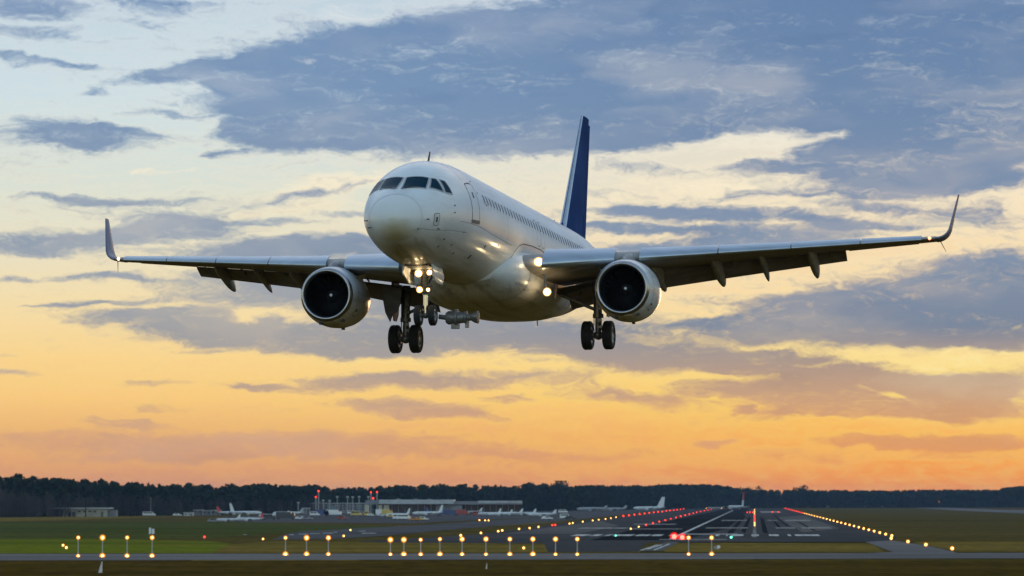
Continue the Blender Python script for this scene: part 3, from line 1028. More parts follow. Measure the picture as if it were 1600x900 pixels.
    b.mat(1)
    b.tube(A(nx - .02, 0, -2.95), A(nx, 0, nz + .05), .085, n=16)
    b.mat(0)
    b.tube(A(nx, -.36, nz), A(nx, .36, nz), .07, n=12)
    b.ball(A(nx, 0, nz), .12, 12)
    b.build('strut', [M_STRUT, M_CHROME], ng)
    def wheel(mb, x, y, z, r, w_):
        mb.mat(0)
        prof = [(-w_/2 * .55, r * .54), (-w_/2 * .85, r * .60), (-w_/2, r * .74), (-w_/2 * .96, r * .88), (-w_/2 * .78, r * .965), (-w_/2 * .45, r), (-w_/2 * .16, r), (-w_/2 * .13, r * .985), (w_/2 * .13, r * .985), (w_/2 * .16, r), (w_/2 * .45, r), (w_/2 * .78, r * .965), (w_/2 * .96, r * .88), (w_/2, r * .74), (w_/2 * .85, r * .60), (w_/2 * .55, r * .54)]
        mb.lathe(A(x, y, z), (1, 0, 0), prof, 40, False)
        mb.mat(1)
        for q in (-1, 1):
            mb.lathe(A(x, y, z), (1, 0, 0), [(q * w_/2 * .80, r * .575), (q * w_/2 * .84, r * .50), (q * w_/2 * .55, r * .42), (q * w_/2 * .50, r * .22), (q * w_/2 * .78, r * .18), (q * w_/2 * .80, .001)], 32, False)
        return mb
    for y in (-.27, .27):
        wheel(MB(), nx, y, nz, .385, .23).build('wheel', [M_TYRE, M_HUB], ng, 50)
    for (y, z, r_) in ((-.20, -2.18, .115), (.21, -2.16, .085), (-.16, -2.78, .095), (.16, -2.79, .06)):
        b = MB(); b.ball(A(nx - .26, y, z), r_ * .8, 18, (1, .55, 1)); b.build('taxi_light', M_LAMP, ng)
        b = MB(); b.ball(A(nx - .27, y, z), r_ * 1.3, 18, (1, .6, 1)); b.build('lens', M_LAMP_GLARE, ng)  # glowing shell added for the glare of each gear lamp
    b = MB()
    for (y, z, r_) in ((-.20, -2.18, .135), (.21, -2.16, .10), (-.16, -2.78, .115), (.16, -2.79, .075)):
        b.lathe(A(nx - .25, y, z), ax, [(0, r_), (.10, r_ * .9), (.2, r_ * .4)], 18, False)
        b.tube(A(nx - .10, y, z), A(nx - .08, 0, z), .025, n=6)
    b.build('lamp_housing', M_STRUT, ng)
    for s in (-1, 1):   # gear doors hanging either side of the bay
        pts = []
        for x in (3.9, 4.6, 5.5):
            zt = skin(x, 180 - 15 * s).z
            pts.append([A(x, .52 * s, zt + .02), A(x, .60 * s, zt - .28), A(x, .54 * s, zt - .58 + (.18 if x < 4 else 0)), A(x, .50 * s, zt - .58 + (.18 if x < 4 else 0)), A(x, .55 * s, zt - .28), A(x, .49 * s, zt + .02)])
        b = MB(); b.loft(pts); b.build('nose_gear_door', M_WHITE, ng, 50)
    b = MB()
    zt = -1.93
    b.obox(A(5.6, 0, zt - .10), (.50, 0, 0), (0, .04, 0), (0, 0, .16))
    b.loft([[A(3.7, -.46, skin(3.7, 180).z + .07), A(3.7, .46, skin(3.7, 180).z + .07), A(5.9, .46, skin(5.9, 180).z + .07), A(5.9, -.46, skin(5.9, 180).z + .07)],
            [A(3.7, -.44, skin(3.7, 180).z - .012), A(3.7, .44, skin(3.7, 180).z - .012), A(5.9, .44, skin(5.9, 180).z - .012), A(5.9, -.44, skin(5.9, 180).z - .012)]])
    b.build('nose_gear_bay', M_BAY, ng, 0)
    # grey fitting that shows beside the nose wheels
    fx_, fz_ = 5.5, -3.83
    b = MB()
    b.tube(A(fx_, .40, fz_ + .1), A(fx_, .72, fz_ + .05), .09, n=12)
    b.lathe(A(fx_, .66, fz_ + .05), (1, 0, 0), [(0, .10), (.02, .20), (.10, .25), (.34, .25), (.36, .30), (.46, .30), (.48, .22), (.70, .20), (.74, .24), (.80, .24), (.82, .14), (.95, .12), (1.08, .20), (1.22, .24), (1.24, .10), (1.24, .001)], 28, False)
    b.obox(A(fx_, 1.02, fz_ - .20), (.14, 0, 0), (0, .10, 0), (0, 0, .16))
    b.obox(A(fx_, 1.46, fz_ - .20), (.06, 0, 0), (0, .08, 0), (0, 0, .13))
    b.tube(A(fx_, 1.05, fz_ + .15), A(fx_, 1.05, fz_ + .36), .07, n=10)
    b.build('hub_fitting', mat('fitting_grey', (0.20, 0.20, 0.20), 0.4, 0.4, var=0.4, vscale=(5, 5, 5)), ng)

    # ---- main gear
    for s in (-1, 1):
        mg = empty('main_gear'); mg.parent = root
        mx, my, mz = 17.94, 4.0 * s, -3.58
        b = MB()
        b.tube(A(mx - .05, my - .05 * s, -1.4), A(mx, my, -2.85), .17, n=18)
        b.tube(A(mx, my, -2.72), A(mx, my, -2.88), .22, n=18)
        b.tube(A(mx + .25, my, -2.7), A(mx + .48, my, -3.1), .045, n=8)
        b.tube(A(mx + .48, my, -3.1), A(mx + .1, my, -3.5), .045, n=8)
        b.tube(A(mx - .1, my - .1 * s, -2.55), A(mx - .3, my - 1.9 * s, -1.75), .07, n=10)      # side stay
        b.tube(A(mx - .1, my - .9 * s, -2.15), A(mx - .3, my - .4 * s, -1.5), .045, n=8)
        b.tube(A(mx - .2, my + .12, -1.6), A(mx - .16, my + .16, -3.4), .028, n=6)
        b.tube(A(mx - .2, my - .12, -1.6), A(mx - .17, my - .14, -3.2), .022, n=6)
        for z in (-1.9, -2.2, -2.5, -3.0, -3.25):
            b.obox(A(mx - .2, my + .12, z), (.07, 0, 0), (0, .05, 0), (0, 0, .05))
        b.mat(1); b.tube(A(mx, my, -2.85), A(mx, my, mz), .125, n=16); b.mat(0)
        b.tube(A(mx, my - .50, mz), A(mx, my + .50, mz), .11, n=14)
        b.ball(A(mx, my, mz), .19, 14)
        for q in (-1, 1):
            b.lathe(A(mx, my + q * .18, mz), (q, 0, 0), [(0, .20), (.10, .20)], 20)
        b.build('strut', [M_STRUT, M_STRUT], mg)
        for y in (-.43, .43):
            wheel(MB(), mx, my + y, mz, .585, .40).build('wheel', [M_TYRE, M_HUB], mg, 50)
        # leg door
        b = MB()
        yo = my + .40 * s
        prof = [(-1.15, -.62), (-1.15, .55), (-2.0, .55), (-2.55, .42), (-2.85, .12), (-2.85, -.30), (-2.3, -.55)]
        b.loft([[A(mx + q, yo, z) for z, q in prof], [A(mx + q, yo + .05 * s, z) for z, q in prof]])
        b.build('leg_door', M_FLAP, mg, 0)
        if s < 0:   # the inboard bay door hanging ahead of the starboard leg
            b = MB()
            y0 = my + .62
            prof = [(-.10, -1.45), (.72, -1.45), (.66, -2.2), (.50, -2.55), (.34, -2.62), (.22, -2.95), (.02, -2.55), (-.08, -2.0)]
            b.loft([[A(mx - 1.0, y0 - 1.25 + p_, z) for p_, z in prof], [A(mx - .92, y0 - 1.25 + p_, z) for p_, z in prof]])
            b.build('bay_door', M_FLAP, mg, 0)
    return root


build_airliner()

# ================================================================== THE AIRFIELD
CP, SP = math.cos(PITCH), math.sin(PITCH)


def G(u, v, z=0.0):
    """ground point seen at (u, v) of a 1600 x 900 view from the camera's stand"""
    d = Vector(((u - 800) / FPX, CP + (v - 450) / FPX * SP, SP - (v - 450) / FPX * CP))
    k = (z - EYE) / d.z
    return Vector((d.x * k, d.y * k, z))


def off_ground(u, v, dist):
    """point at a given distance down the field"""
    d = Vector(((u - 800) / FPX, CP + (v - 450) / FPX * SP, SP - (v - 450) / FPX * CP))
    k = dist / d.y
    return Vector((d.x * k, dist, EYE + d.z * k))


def sheet(name, pts, z, m, kind='structure'):
    bm = bmesh.new()
    vs = [bm.verts.new((p[0], p[1], z)) for p in pts]
    f = bm.faces.new(vs)
    if f.normal.z < 0:
        f.normal_flip()
    bmesh.ops.triangulate(bm, faces=bm.faces)
    bmesh.ops.recalc_face_normals(bm, faces=bm.faces)
    for f in bm.faces:
        if f.normal.z < 0:
            f.normal_flip()
    me = bpy.data.meshes.new(name)
    bm.to_mesh(me); bm.free()
    me.materials.append(m)
    return tag(link(name, me), kind=kind)


def grass_mat(name, a, b, c, sx, sy):
    m = mat(name, a, 0.9)
    nt = m.node_tree
    N = Net(nt)
    v = N.node('ShaderNodeTexCoord').outputs['Object']
    n1 = N.noise(N.vmath('MULTIPLY', v, (sx, sy, 1)), 1.0, 5.0, 0.6).outputs[0]
    n2 = N.noise(N.vmath('MULTIPLY', v, (.35, .12, 1)), 1.0, 4.0, 0.65).outputs[0]
    col = N.mix(N.step(n1, .38, .62), a, b)
    col = N.mix(N.step(n2, .42, .70, 0, .9), col, c)
    n3 = N.noise(N.vmath('MULTIPLY', v, (.004, .035, 1)), 1.0, 3.0, 0.6).outputs[0]
    col = N.mix(N.step(n3, .48, .62, 0, .45), col, tuple(q * .6 for q in c))
    p = nt.nodes['Principled BSDF']
    p.inputs['Specular IOR Level'].default_value = 0.0
    p.inputs['Roughness'].default_value = 1.0
    nt.links.new(col, p.inputs['Base Color'])
    return m


M_GRASS = grass_mat('airfield_grass', (0.114, 0.078, 0.016), (0.156, 0.097, 0.025), (0.065, 0.050, 0.011), .006, .02)
M_MOWN = grass_mat('bright_grass', (0.162, 0.192, 0.010), (0.209, 0.180, 0.018), (0.108, 0.114, 0.010), .012, .05)
M_NEAR = grass_mat('rough_grass', (0.092, 0.053, 0.006), (0.119, 0.065, 0.010), (0.051, 0.032, 0.005), .03, .06)
M_DRY = grass_mat('dry_grass', (0.266, 0.162, 0.030), (0.203, 0.134, 0.026), (0.133, 0.086, 0.018), .012, .05)


def asphalt(name, a, b, sx=.02, sy=.006):
    m = mat(name, a, 0.82)
    nt = m.node_tree
    N = Net(nt)
    v = N.node('ShaderNodeTexCoord').outputs['Object']
    n1 = N.noise(N.vmath('MULTIPLY', v, (sx, sy, 1)), 1.0, 5.0, 0.6).outputs[0]
    n2 = N.noise(N.vmath('MULTIPLY', v, (.6, .06, 1)), 1.0, 4.0, 0.65).outputs[0]
    col = N.mix(N.step(n1, .35, .65), a, b)
    col = N.mix(N.step(n2, .5, .75, 0, .45), col, tuple(q * .55 for q in a))
    nt.links.new(col, nt.nodes['Principled BSDF'].inputs['Base Color'])
    nt.nodes['Principled BSDF'].inputs['Specular IOR Level'].default_value = 0.0
    nt.nodes['Principled BSDF'].inputs['Roughness'].default_value = 1.0
    return m


M_TAXI = asphalt('taxiway_asphalt', (0.230, 0.195, 0.175), (0.165, 0.140, 0.128), .01, .03)
M_RWY = asphalt('runway_asphalt', (0.098, 0.082, 0.076), (0.070, 0.060, 0.056))
M_RUBBER = asphalt('rubber_asphalt', (0.022, 0.019, 0.018), (0.034, 0.029, 0.027))
M_APRON = asphalt('apron_concrete', (0.135, 0.115, 0.108), (0.098, 0.085, 0.080), .006, .02)
M_PALE = asphalt('worn_asphalt', (0.175, 0.145, 0.125), (0.125, 0.105, 0.092))
M_WORN = mat('worn_marking_paint', (0.34, 0.33, 0.31), 0.9, var=0.6, vscale=(.7, .10, 1))
M_MARK = mat('marking_paint', (0.66, 0.64, 0.60), 0.9, var=0.5, vscale=(.9, .10, 1))

# ground sheet out to the horizon
bm = bmesh.new()
vs = [bm.verts.new((9000 * math.cos(2 * math.pi * k / 64), 9000 * math.sin(2 * math.pi * k / 64), 0)) for k in range(64)]
bm.faces.new(vs)
me = bpy.data.meshes.new('ground'); bm.to_mesh(me); bm.free(); me.materials.append(M_GRASS)
tag(link('ground', me), kind='structure')

sheet('near_grass', [(-400, -200), (400, -200), (400, G(800, 875.5).y), (-400, G(800, 876.5).y)], .03, M_NEAR)
sheet('bright_grass', [G(-150, 865.2), G(330, 864.6), G(440, 858), G(330, 846), G(180, 842.5), G(-150, 842.5)], .03, M_MOWN)
sheet('dry_grass', [G(330, 864.6), G(860, 864.4), G(1000, 864.4), G(1000, 862), G(850, 850), G(640, 848), G(440, 846), G(360, 850)], .04, M_DRY)
sheet('dry_grass', [G(1040, 863), G(1120, 864.2), G(1385, 863.6), G(1360, 850), G(1130, 848.5), G(1020, 850)], .045, M_DRY)
sheet('dry_grass', [G(1500, 862.5), G(1750, 862.5), G(1750, 846), G(1440, 846), G(1425, 848)], .045, M_DRY)
M_MEADOW = grass_mat('meadow_grass', (0.092, 0.098, 0.018), (0.115, 0.105, 0.026), (0.058, 0.060, 0.012), .008, .03)
sheet('meadow', [G(-150, 842.4), G(180, 842.4), G(330, 841), G(420, 834), G(640, 823), G(400, 817), G(300, 815.6), G(-150, 816.5)], .028, M_MEADOW)
sheet('dry_grass', [G(0, 815), G(90, 813), G(300, 806.5), G(120, 806), G(-120, 808)], .045, M_DRY)
sheet('dry_grass', [G(640, 826), G(760, 823), G(900, 815), G(790, 818), G(640, 823)], .05, M_DRY)

# pavements
sheet('near_road', [G(-150, 866.2), G(500, 865.5), G(1000, 865.2), G(1400, 864.6), G(1750, 864), G(1750, 872.6), G(1460, 873), G(1000, 874.5), G(500, 875.3), G(-150, 876.4)], .05, M_TAXI)
sheet('road_verge', [G(300, 875.6), G(560, 875.3), G(560, 876.4), G(300, 876.8)], .055, M_DRY)
sheet('apron', [G(330, 815.5), G(640, 818), G(760, 812), G(900, 806), G(1100, 795.5), G(1000, 794.6), G(860, 797.5), G(640, 803), G(420, 805), G(350, 808)], .05, M_APRON)
sheet('taxiway', [G(425, 843.5), G(520, 842.5), G(600, 837.5), G(680, 830), G(760, 823), G(880, 814), G(1010, 800.6), G(900, 806), G(780, 812.5), G(660, 820.5), G(560, 826), G(470, 830.5), G(450, 834)], .06, M_APRON)
RW = lambda off, y: (math.tan(math.atan((1178 - 800) / FPX)) * y + off, y)
sheet('runway', [G(560, 846.8), G(640, 848.3), G(850, 849.5), G(1000, 848.5), G(1130, 847.2), G(1352, 847), G(1395, 845), RW(31, 700), RW(31, 1000), RW(31, 3200), RW(-66, 3200), RW(-66, 1500), RW(-66, 950), G(752, 835.4), G(640, 842.5), G(570, 845.6)], .07, M_RWY)
sheet('runway_pad', [G(856, 863.0), G(996, 862.6), G(1010, 848.4), G(850, 849.4)], .065, M_RWY)
sheet('link_taxiway', [G(1352, 847.2), G(1395, 845), G(1450, 853.5), G(1492, 863.2), G(1498, 866), G(1440, 868), G(1330, 866), G(1395, 863.2), G(1378, 857)], .075, M_TAXI)
sheet('far_road', [G(1425, 793.4), G(1480, 793.4), G(1560, 796.6), G(1760, 799.5), G(1760, 804.5), G(1600, 802.4), G(1500, 798)], .06, M_TAXI)
sheet('rubber_strip', [RW(-33, 640), RW(-14.5, 640), RW(-8, 900), RW(-6, 1500), RW(-4, 3100), RW(-26, 3100), RW(-33, 1400)], .10, M_RUBBER)
sheet('worn_strip', [RW(12, 800), RW(24, 900), RW(26, 1700), RW(10, 1500)], .10, M_PALE)
sheet('worn_strip', [RW(-60, 760), RW(-42, 760), RW(-42, 1000), RW(-60, 1250)], .10, M_PALE)


for off, w_, y0, y1 in ((-2.5, .9, 820, 1500), (3.0, 1.0, 800, 1400), (7.5, .7, 900, 1300), (10.5, .6, 1000, 1700), (-5.5, 1.2, 780, 1600), (16, .6, 850, 1150)):
    sheet('tyre_streak', [RW(off - w_, y0), RW(off + w_ * .2, y0 - 40), RW(off + w_, y1), RW(off - w_ * .4, y1 + 120)], .115, M_RUBBER)
# painted marks
def mark_strip(name, pts, z=.14, m=None):
    return sheet(name, pts, z, m or M_MARK)


def bar(off0, off1, y0, y1):
    return [RW(off0, y0), RW(off1, y0), RW(off1, y1), RW(off0, y1)]


mark_strip('side_line', bar(-17.6, -16.7, 660, 2600))
# threshold stripes, each 30 m long
for u0, u1 in ((890, 914), (920, 934), (943, 950.5), (956, 970), (968, 985), (990.5, 1003), (1005, 1012), (1016, 1032), (1044, 1050), (1117, 1123), (1134, 1136.5), (1143, 1161), (1174, 1186), (1202, 1217.5), (1232, 1237), (1243.5, 1257), (1258, 1268), (1269, 1282)):
    d0 = G(800, 838.3).y; d1 = G(800, 836.0).y
    a0 = G(u0, 838.3).x; a1 = G(u1, 838.3).x
    k = (d1 - d0) * (1178 - 800) / FPX
    mark_strip('threshold_stripe', [(a0, d0), (a1, d0), (a1 + k, d1), (a0 + k, d1)])
mark_strip('threshold_line', [G(1030, 843.8), G(1135, 843.8), G(1135, 844.3), G(1030, 844.3)])
# touchdown bars further down
for off0, off1, y0, y1 in ((-17, -4, 740, 762), (-14, -2, 910, 935), (6, 11.5, 905, 935), (13.5, 22, 905, 940), (-13, -3, 1250, 1290), (5, 9, 1250, 1290), (12, 22, 1240, 1300), (4, 18, 2100, 2300), (-50, -36, 900, 930), (-40, -26, 1050, 1080), (-34, -20, 880, 895)):
    mark_strip('touchdown_bar', bar(off0, off1, y0, y1), .15, M_WORN)
for k in range(24):
    y = 690 + 30 * k + (k > 5) * (k - 5) * 14
    mark_strip('centre_dash', bar(-.45, .45, y, y + 18), .15, M_WORN)
# slab with parallel lines leading on from the side line
sheet('lead_in_slab', [G(996, 862.0), G(1034, 861.6), G(1062, 847.8), G(1040, 847.8)], .09, M_PALE)
for u0, u1, v0, v1 in ((1001, 1028, 861.4, 852.5), (1012, 1034, 859.5, 852.5), (1022, 1046, 861.0, 851.0)):
    a, b_ = G(u0, v0), G(u1, v1)
    mark_strip('slab_line', [(a.x - .22, a.y), (a.x + .22, a.y), (b_.x + .22, b_.y), (b_.x - .22, b_.y)], .15)
# lettering-like worn dashes on the left taxiway
for u0, u1, v in ((452, 459, 836.4), (467, 482, 835.4), (484, 500, 834.6), (504, 521, 833.9), (522, 527, 832.4), (560, 571, 830.8), (565, 588, 834.0), (380, 386, 836.0)):
    a, b_ = G(u0, v + .45), G(u1, v + .3)
    mark_strip('taxiway_dash', [a, b_, G(u1, v - .35), G(u0, v - .25)], .15)


# ------------------------------------------------------------------ forest behind the field
def interp(x, xs, ys):
    return float(np.interp(x, xs, ys))


FOR_U = [-500, 0, 250, 500, 850, 1150, 1600, 2100]
FOR_V = [811.5, 808.3, 806, 802.3, 798.6, 794.2, 793.2, 793.0]
TOP_U = [-500, 0, 60, 120, 180, 270, 330, 372, 430, 490, 500, 508, 560, 590, 640, 700, 735, 752, 800, 850, 875, 885, 1000, 1060, 1120, 1142, 1160, 1250, 1400, 1500, 1560, 1572, 1600, 2100]
TOP_V = [742, 745, 748, 750, 754, 757, 758.5, 757, 757.5, 757.5, 759, 763, 763, 761, 758, 757.5, 758, 760, 757.5, 755.5, 755.5, 758, 758.5, 756, 757, 760, 765, 765.5, 766, 764.5, 765, 761, 758.5, 756]


def tree_variant(kind, seed):
    """vertices and faces of one tree 1 m tall: trunk plus leaf clumps"""
    r = np.random.default_rng(seed)
    vs, fs, mi = [], [], []
    def quad(c, ax, ay, m):
        k = len(vs)
        vs.extend([c - ax - ay, c + ax - ay, c + ax + ay, c - ax + ay]); fs.append((k, k+1, k+2, k+3)); mi.append(m)
    n = 5
    for k in range(n):      # trunk
        a0, a1 = 2*math.pi*k/n, 2*math.pi*(k+1)/n
        p = lambda a, z, q: np.array([math.cos(a) * q, math.sin(a) * q, z])
        k0 = len(vs)
        vs.extend([p(a0, 0, .016), p(a1, 0, .016), p(a1, .8, .006), p(a0, .8, .006)]); fs.append((k0, k0+1, k0+2, k0+3)); mi.append(1)
    cnt = 95 if kind != 'bare' else 60
    for i in range(cnt):
        if kind == 'pine':          # high ragged crown
            z = .42 + .56 * r.random() ** .8
            w = .17 * math.sin(math.pi * min(1, max(0.05, (z - .38) / .66))) ** .6 + .02
        elif kind == 'spruce':
            z = .10 + .90 * r.random() ** 1.2
            w = .17 * (1.02 - z) + .008
        elif kind == 'bush':
            z = .02 + .96 * r.random()
            w = .34 * math.sin(math.pi * min(1, max(.12, z * .8 + .15))) ** .6
        elif kind == 'broad':
            z = .20 + .78 * r.random()
            w = .26 * math.sin(math.pi * min(1, max(.03, (z - .12) / .9))) ** .7 + .01
        else:
            z = .12 + .86 * r.random()
            w = .24 * math.sin(math.pi * min(1, max(.05, z))) ** .8
        a = r.random() * 2 * math.pi
        q = w * (.35 + .65 * r.random())
        c = np.array([q * math.cos(a), q * math.sin(a), z])
        s = (.034 + .03 * r.random()) if kind != 'bare' else .006
        ax = r.normal(size=3); ax /= np.linalg.norm(ax)
        t = r.normal(size=3); ay = np.cross(ax, t); ay /= np.linalg.norm(ay)
        if kind == 'bare':
            up = np.array([.5 * math.cos(a), .5 * math.sin(a), 1.0]); up /= np.linalg.norm(up)
            quad(c, np.cross(up, ax) * .005, up * (.05 + .06 * r.random()), 1)
        else:
            quad(c, ax * s, ay * s * .8, 0)
    return np.array(vs), np.array(fs), np.array(mi)


def plant(name, items, mats, kind_names, seed=0):
    """items: (x, y, height, variant) -> one mesh"""
    var = [tree_variant(k, 100 + i + seed) for i, k in enumerate(kind_names)]
    V, F_, Mi = [], [], []
    off = 0
    for (x, y, h, k) in items:
        v, f, m = var[k]
        a = rng.random() * 6.283
        c, s_ = math.cos(a), math.sin(a)
        w = h * (.85 + .4 * rng.random())
        q = np.stack([(v[:, 0] * c - v[:, 1] * s_) * w + x, (v[:, 0] * s_ + v[:, 1] * c) * w + y, v[:, 2] * h], 1)
        V.append(q); F_.append(f + off); Mi.append(m); off += len(v)
    V = np.concatenate(V); F_ = np.concatenate(F_); Mi = np.concatenate(Mi)
    me = bpy.data.meshes.new(name)
    me.vertices.add(len(V)); me.vertices.foreach_set('co', V.ravel())
    me.loops.add(F_.size); me.loops.foreach_set('vertex_index', F_.ravel().astype(np.int32))
    me.polygons.add(len(F_)); me.polygons.foreach_set('loop_start', np.arange(0, F_.size, 4, dtype=np.int32))
    me.polygons.foreach_set('material_index', Mi.astype(np.int32))
    me.update(calc_edges=True); me.validate()
    for m in mats:
        me.materials.append(m)
    return link(name, me)


M_NEEDLE = mat('conifer_needles', (0.020, 0.036, 0.022), 0.9, base2=(0.034, 0.046, 0.026), vscale=(.06, .06, .12))
M_TRUNK = mat('pine_bark', (0.060, 0.046, 0.036), 0.9, var=.4, vscale=(.3, .3, .3))
M_TWIG = mat('bare_twigs', (0.10, 0.085, 0.075), 0.9, base2=(0.055, 0.048, 0.045), vscale=(.03, .03, .03))
for m_ in (M_NEEDLE, M_TRUNK, M_TWIG):
    m_.node_tree.nodes['Principled BSDF'].inputs['Specular IOR Level'].default_value = 0.0

items = []
u = -260.0
while u < 1860:
    vb = interp(u, FOR_U, FOR_V)
    d = G(u, vb).y
    vt = interp(u, TOP_U, TOP_V)
    step_px = 3.4 / d * FPX * (1.0 if d < 2200 else 1.5)
    for row in range(6):
        du = u + rng.normal() * step_px * .7
        dd = d + row * 9 + rng.random() * 9
        top = EYE + (782 - (interp(du, TOP_U, TOP_V))) / FPX * dd
        h = top * (0.80 + .17 * rng.random()) if rng.random() < .82 else top * (.97 + .07 * rng.random())
        if du > 900:
            h = top * (.90 + .10 * rng.random())
        if du < 330:
            k = int(rng.choice([0, 1, 2, 3, 4], p=[.32, .32, .16, .12, .08]))
            if rng.random() < .16:
                h *= 1.0 + .10 * rng.random()
                k = int(rng.integers(0, 3))
        else:
            k = int(rng.choice([0, 1, 2, 3, 4], p=[.25, .25, .12, .19, .19]))
        items.append(((du - 800) / FPX * dd, dd, h, k))
    u += step_px
forest = plant('forest', items, [M_NEEDLE, M_TRUNK], ['pine', 'pine', 'spruce', 'broad', 'broad'])
tag(forest, kind='stuff')
# undergrowth closing the foot of the wood, and bare birches in front of it on the left
items = []
u = -260.0
while u < 1860:
    vb = interp(u, FOR_U, FOR_V)
    d = G(u, vb).y
    st = 3.2 / d * FPX
    for row in range(3):
        dd = d + 2 + row * 16 + 5 * rng.random()
        items.append(((u + rng.normal() * st - 800) / FPX * dd, dd, 6 + 7 * rng.random(), int(rng.integers(0, 2))))
    u += st
tag(plant('undergrowth', items, [M_NEEDLE, M_TRUNK], ['bush', 'bush'], 30), kind='stuff')
items = []
for i in range(420):
    u = -40 + 560 * rng.random() ** 1.3
    vb = interp(u, FOR_U, FOR_V)
    d = G(u, vb).y - 4 - 22 * rng.random()
    dens = interp(u, [0, 30, 150, 200, 330, 520], [13, 11, 10, 11, 8, 8])
    items.append(((u - 800) / FPX * d, d, dens * (.6 + .6 * rng.random()), int(rng.integers(0, 2))))
tag(plant('bare_shrubs', items, [M_TWIG, M_TWIG], ['bare', 'bare'], 60), kind='stuff')


# single trees that stand above the tree line
def lone_tree(u, v_top, v_base, dist, kind, label, width, seed):
    p = off_ground(u, 782, dist)
    top = EYE + (782 - v_top) / FPX * dist
    root = empty(kind, (p.x, dist, 0))
    tag(root, label, 'tree', 'trees standing above the tree line')
    r = np.random.default_rng(seed)
    b = MB(); b.tube((0, 0, 0), (0, 0, top * .8), top * .018, top * .006, 8)
    for k in range(7):
        a = r.random() * 6.28; z = top * (.45 + .4 * r.random())
        b.tube((0, 0, z), (math.cos(a) * top * .14, math.sin(a) * top * .14, z + top * .1), top * .007, top * .002, 5)
    b.build('trunk', M_TRUNK, root)
    b = MB()
    blobs = [(r.normal(size=3) * np.array([width * .28, width * .28, top * .10]) + np.array([0, 0, top * .74]), width * (.16 + .12 * r.random())) for _ in range(9)]
    for c, rad in blobs:
        for k in range(60):
            n_ = r.normal(size=3); n_ /= np.linalg.norm(n_)
            q = c + n_ * rad * (.5 + .5 * r.random()) * np.array([1, 1, .9])
            q[2] = min(q[2], top)
            ax = r.normal(size=3); ax /= np.linalg.norm(ax)
            ay = np.cross(ax, r.normal(size=3)); ay /= np.linalg.norm(ay)
            s_ = top * .022
            b.add([q - ax*s_ - ay*s_, q + ax*s_ - ay*s_, q + ax*s_ + ay*s_, q - ax*s_ + ay*s_], [(0, 1, 2, 3)])
    b.build('crown', M_NEEDLE, root, 0)


for args in ((1171, 757.2, 793, 3280, 'broadleaf_tree', 'square-topped dark tree rising behind the red-tailed aircraft at the runway end', 17, 1),
             (1252, 757.6, 793, 3290, 'broadleaf_tree', 'round dark tree standing alone above the wood right of the runway end', 18, 2),
             (1577, 760.0, 793, 3300, 'broadleaf_tree', 'dark tree rising above the wood at the far right edge', 20, 3),
             (876, 752.0, 798, 2420, 'broadleaf_tree', 'broad dark tree topping the wood right of the long flat terminal', 20, 4),
             (826, 753.0, 798, 2400, 'broadleaf_tree', 'dark tree topping the wood behind the right end of the terminal roof', 17, 5),
             (500, 757.4, 802, 2010, 'broadleaf_tree', 'dark tree ending the taller stretch of wood by the red-lit mast', 12, 6),
             (167, 744.5, 807, 1580, 'pine_tree', 'tall pine poking above the wood behind the cream shed', 9, 7),
             (134, 746.0, 807, 1565, 'pine_tree', 'crooked pine poking above the wood left of the cream shed roof end', 8, 8),
             (60, 741.5, 808, 1545, 'pine_tree', 'tallest pine above the wood at the far left', 9, 9),
             (206, 749.0, 807, 1600, 'pine_tree', 'pine poking above the wood just left of the white van with a mast', 9, 10)):
    lone_tree(*args)

# ------------------------------------------------------------------ lamps of the field
M_BULB = mat('amber_bulb', (1, .8, .5), 0.3, emit=(1.0, 0.62, 0.17), estr=1.5)
M_HALO = glow_mat('amber_glare', (1.0, 0.30, 0.02), 0.36, 0.62)  # soft glow round the field lamps, built as a translucent shell
M_BULB_R = mat('red_bulb', (1, .2, .1), 0.3, emit=(1.0, 0.035, 0.02), estr=1.8)
M_BULB_BIG = mat('big_red_bulb', (1, .2, .1), 0.3, emit=(1.0, 0.075, 0.05), estr=2.4)
M_HALO_BIG = glow_mat('big_red_glare', (1.0, 0.012, 0.012), 0.40, 0.62)
M_HALO_R = glow_mat('red_glare', (1.0, 0.03, 0.015), 0.42, 0.55)
M_BULB_G = mat('green_bulb', (.3, 1, .8), 0.3, emit=(0.25, 1.0, 0.72), estr=0.9)
M_HALO_G = glow_mat('green_glare', (0.05, 0.8, 0.5), 0.22, 0.6)
M_POLE = mat('pole_grey', (0.42, 0.41, 0.40), 0.5)
M_BASE = mat('lamp_base', (0.10, 0.10, 0.10), 0.7)
ORD = ['first', 'second', 'third', 'fourth', 'fifth', 'sixth', 'seventh', 'eighth', 'ninth', 'tenth', 'eleventh', 'twelfth', 'thirteenth', 'fourteenth', 'fifteenth', 'sixteenth', 'seventeenth', 'eighteenth', 'nineteenth', 'twentieth']
TENS = {2: 'twenty', 3: 'thirty', 4: 'forty', 5: 'fifty'}


def nth(k):
    """1 -> first, 34 -> thirty-fourth"""
    if k <= 20:
        return ORD[k - 1]
    t, o = divmod(k, 10)
    return TENS[t] + '-' + ORD[o - 1] if o else TENS[t][:-1] + 'ieth'


LAMPS = {}


def lamp_mesh(key, r_core, r_halo, bulb, halo):
    if key not in LAMPS:
        b = MB(); b.ball((0, 0, 0), r_core, 12)
        o1 = b.build('bulb', bulb)
        b = MB(); b.ball((0, 0, 0), r_halo, 16)
        o2 = b.build('glare_shell', halo)
        LAMPS[key] = (o1.data, o2.data)
        for o in (o1, o2):
            bpy.data.objects.remove(o)
    return LAMPS[key]


def add_lamp(parent, z, key, *args):
    m1, m2 = lamp_mesh(key, *args)
    g = link('glare_shell', m2, parent); g.location = (0, 0, z)  # luminous shell that imitates glare round the bulb
    b = link('bulb', m1, g)
    return g


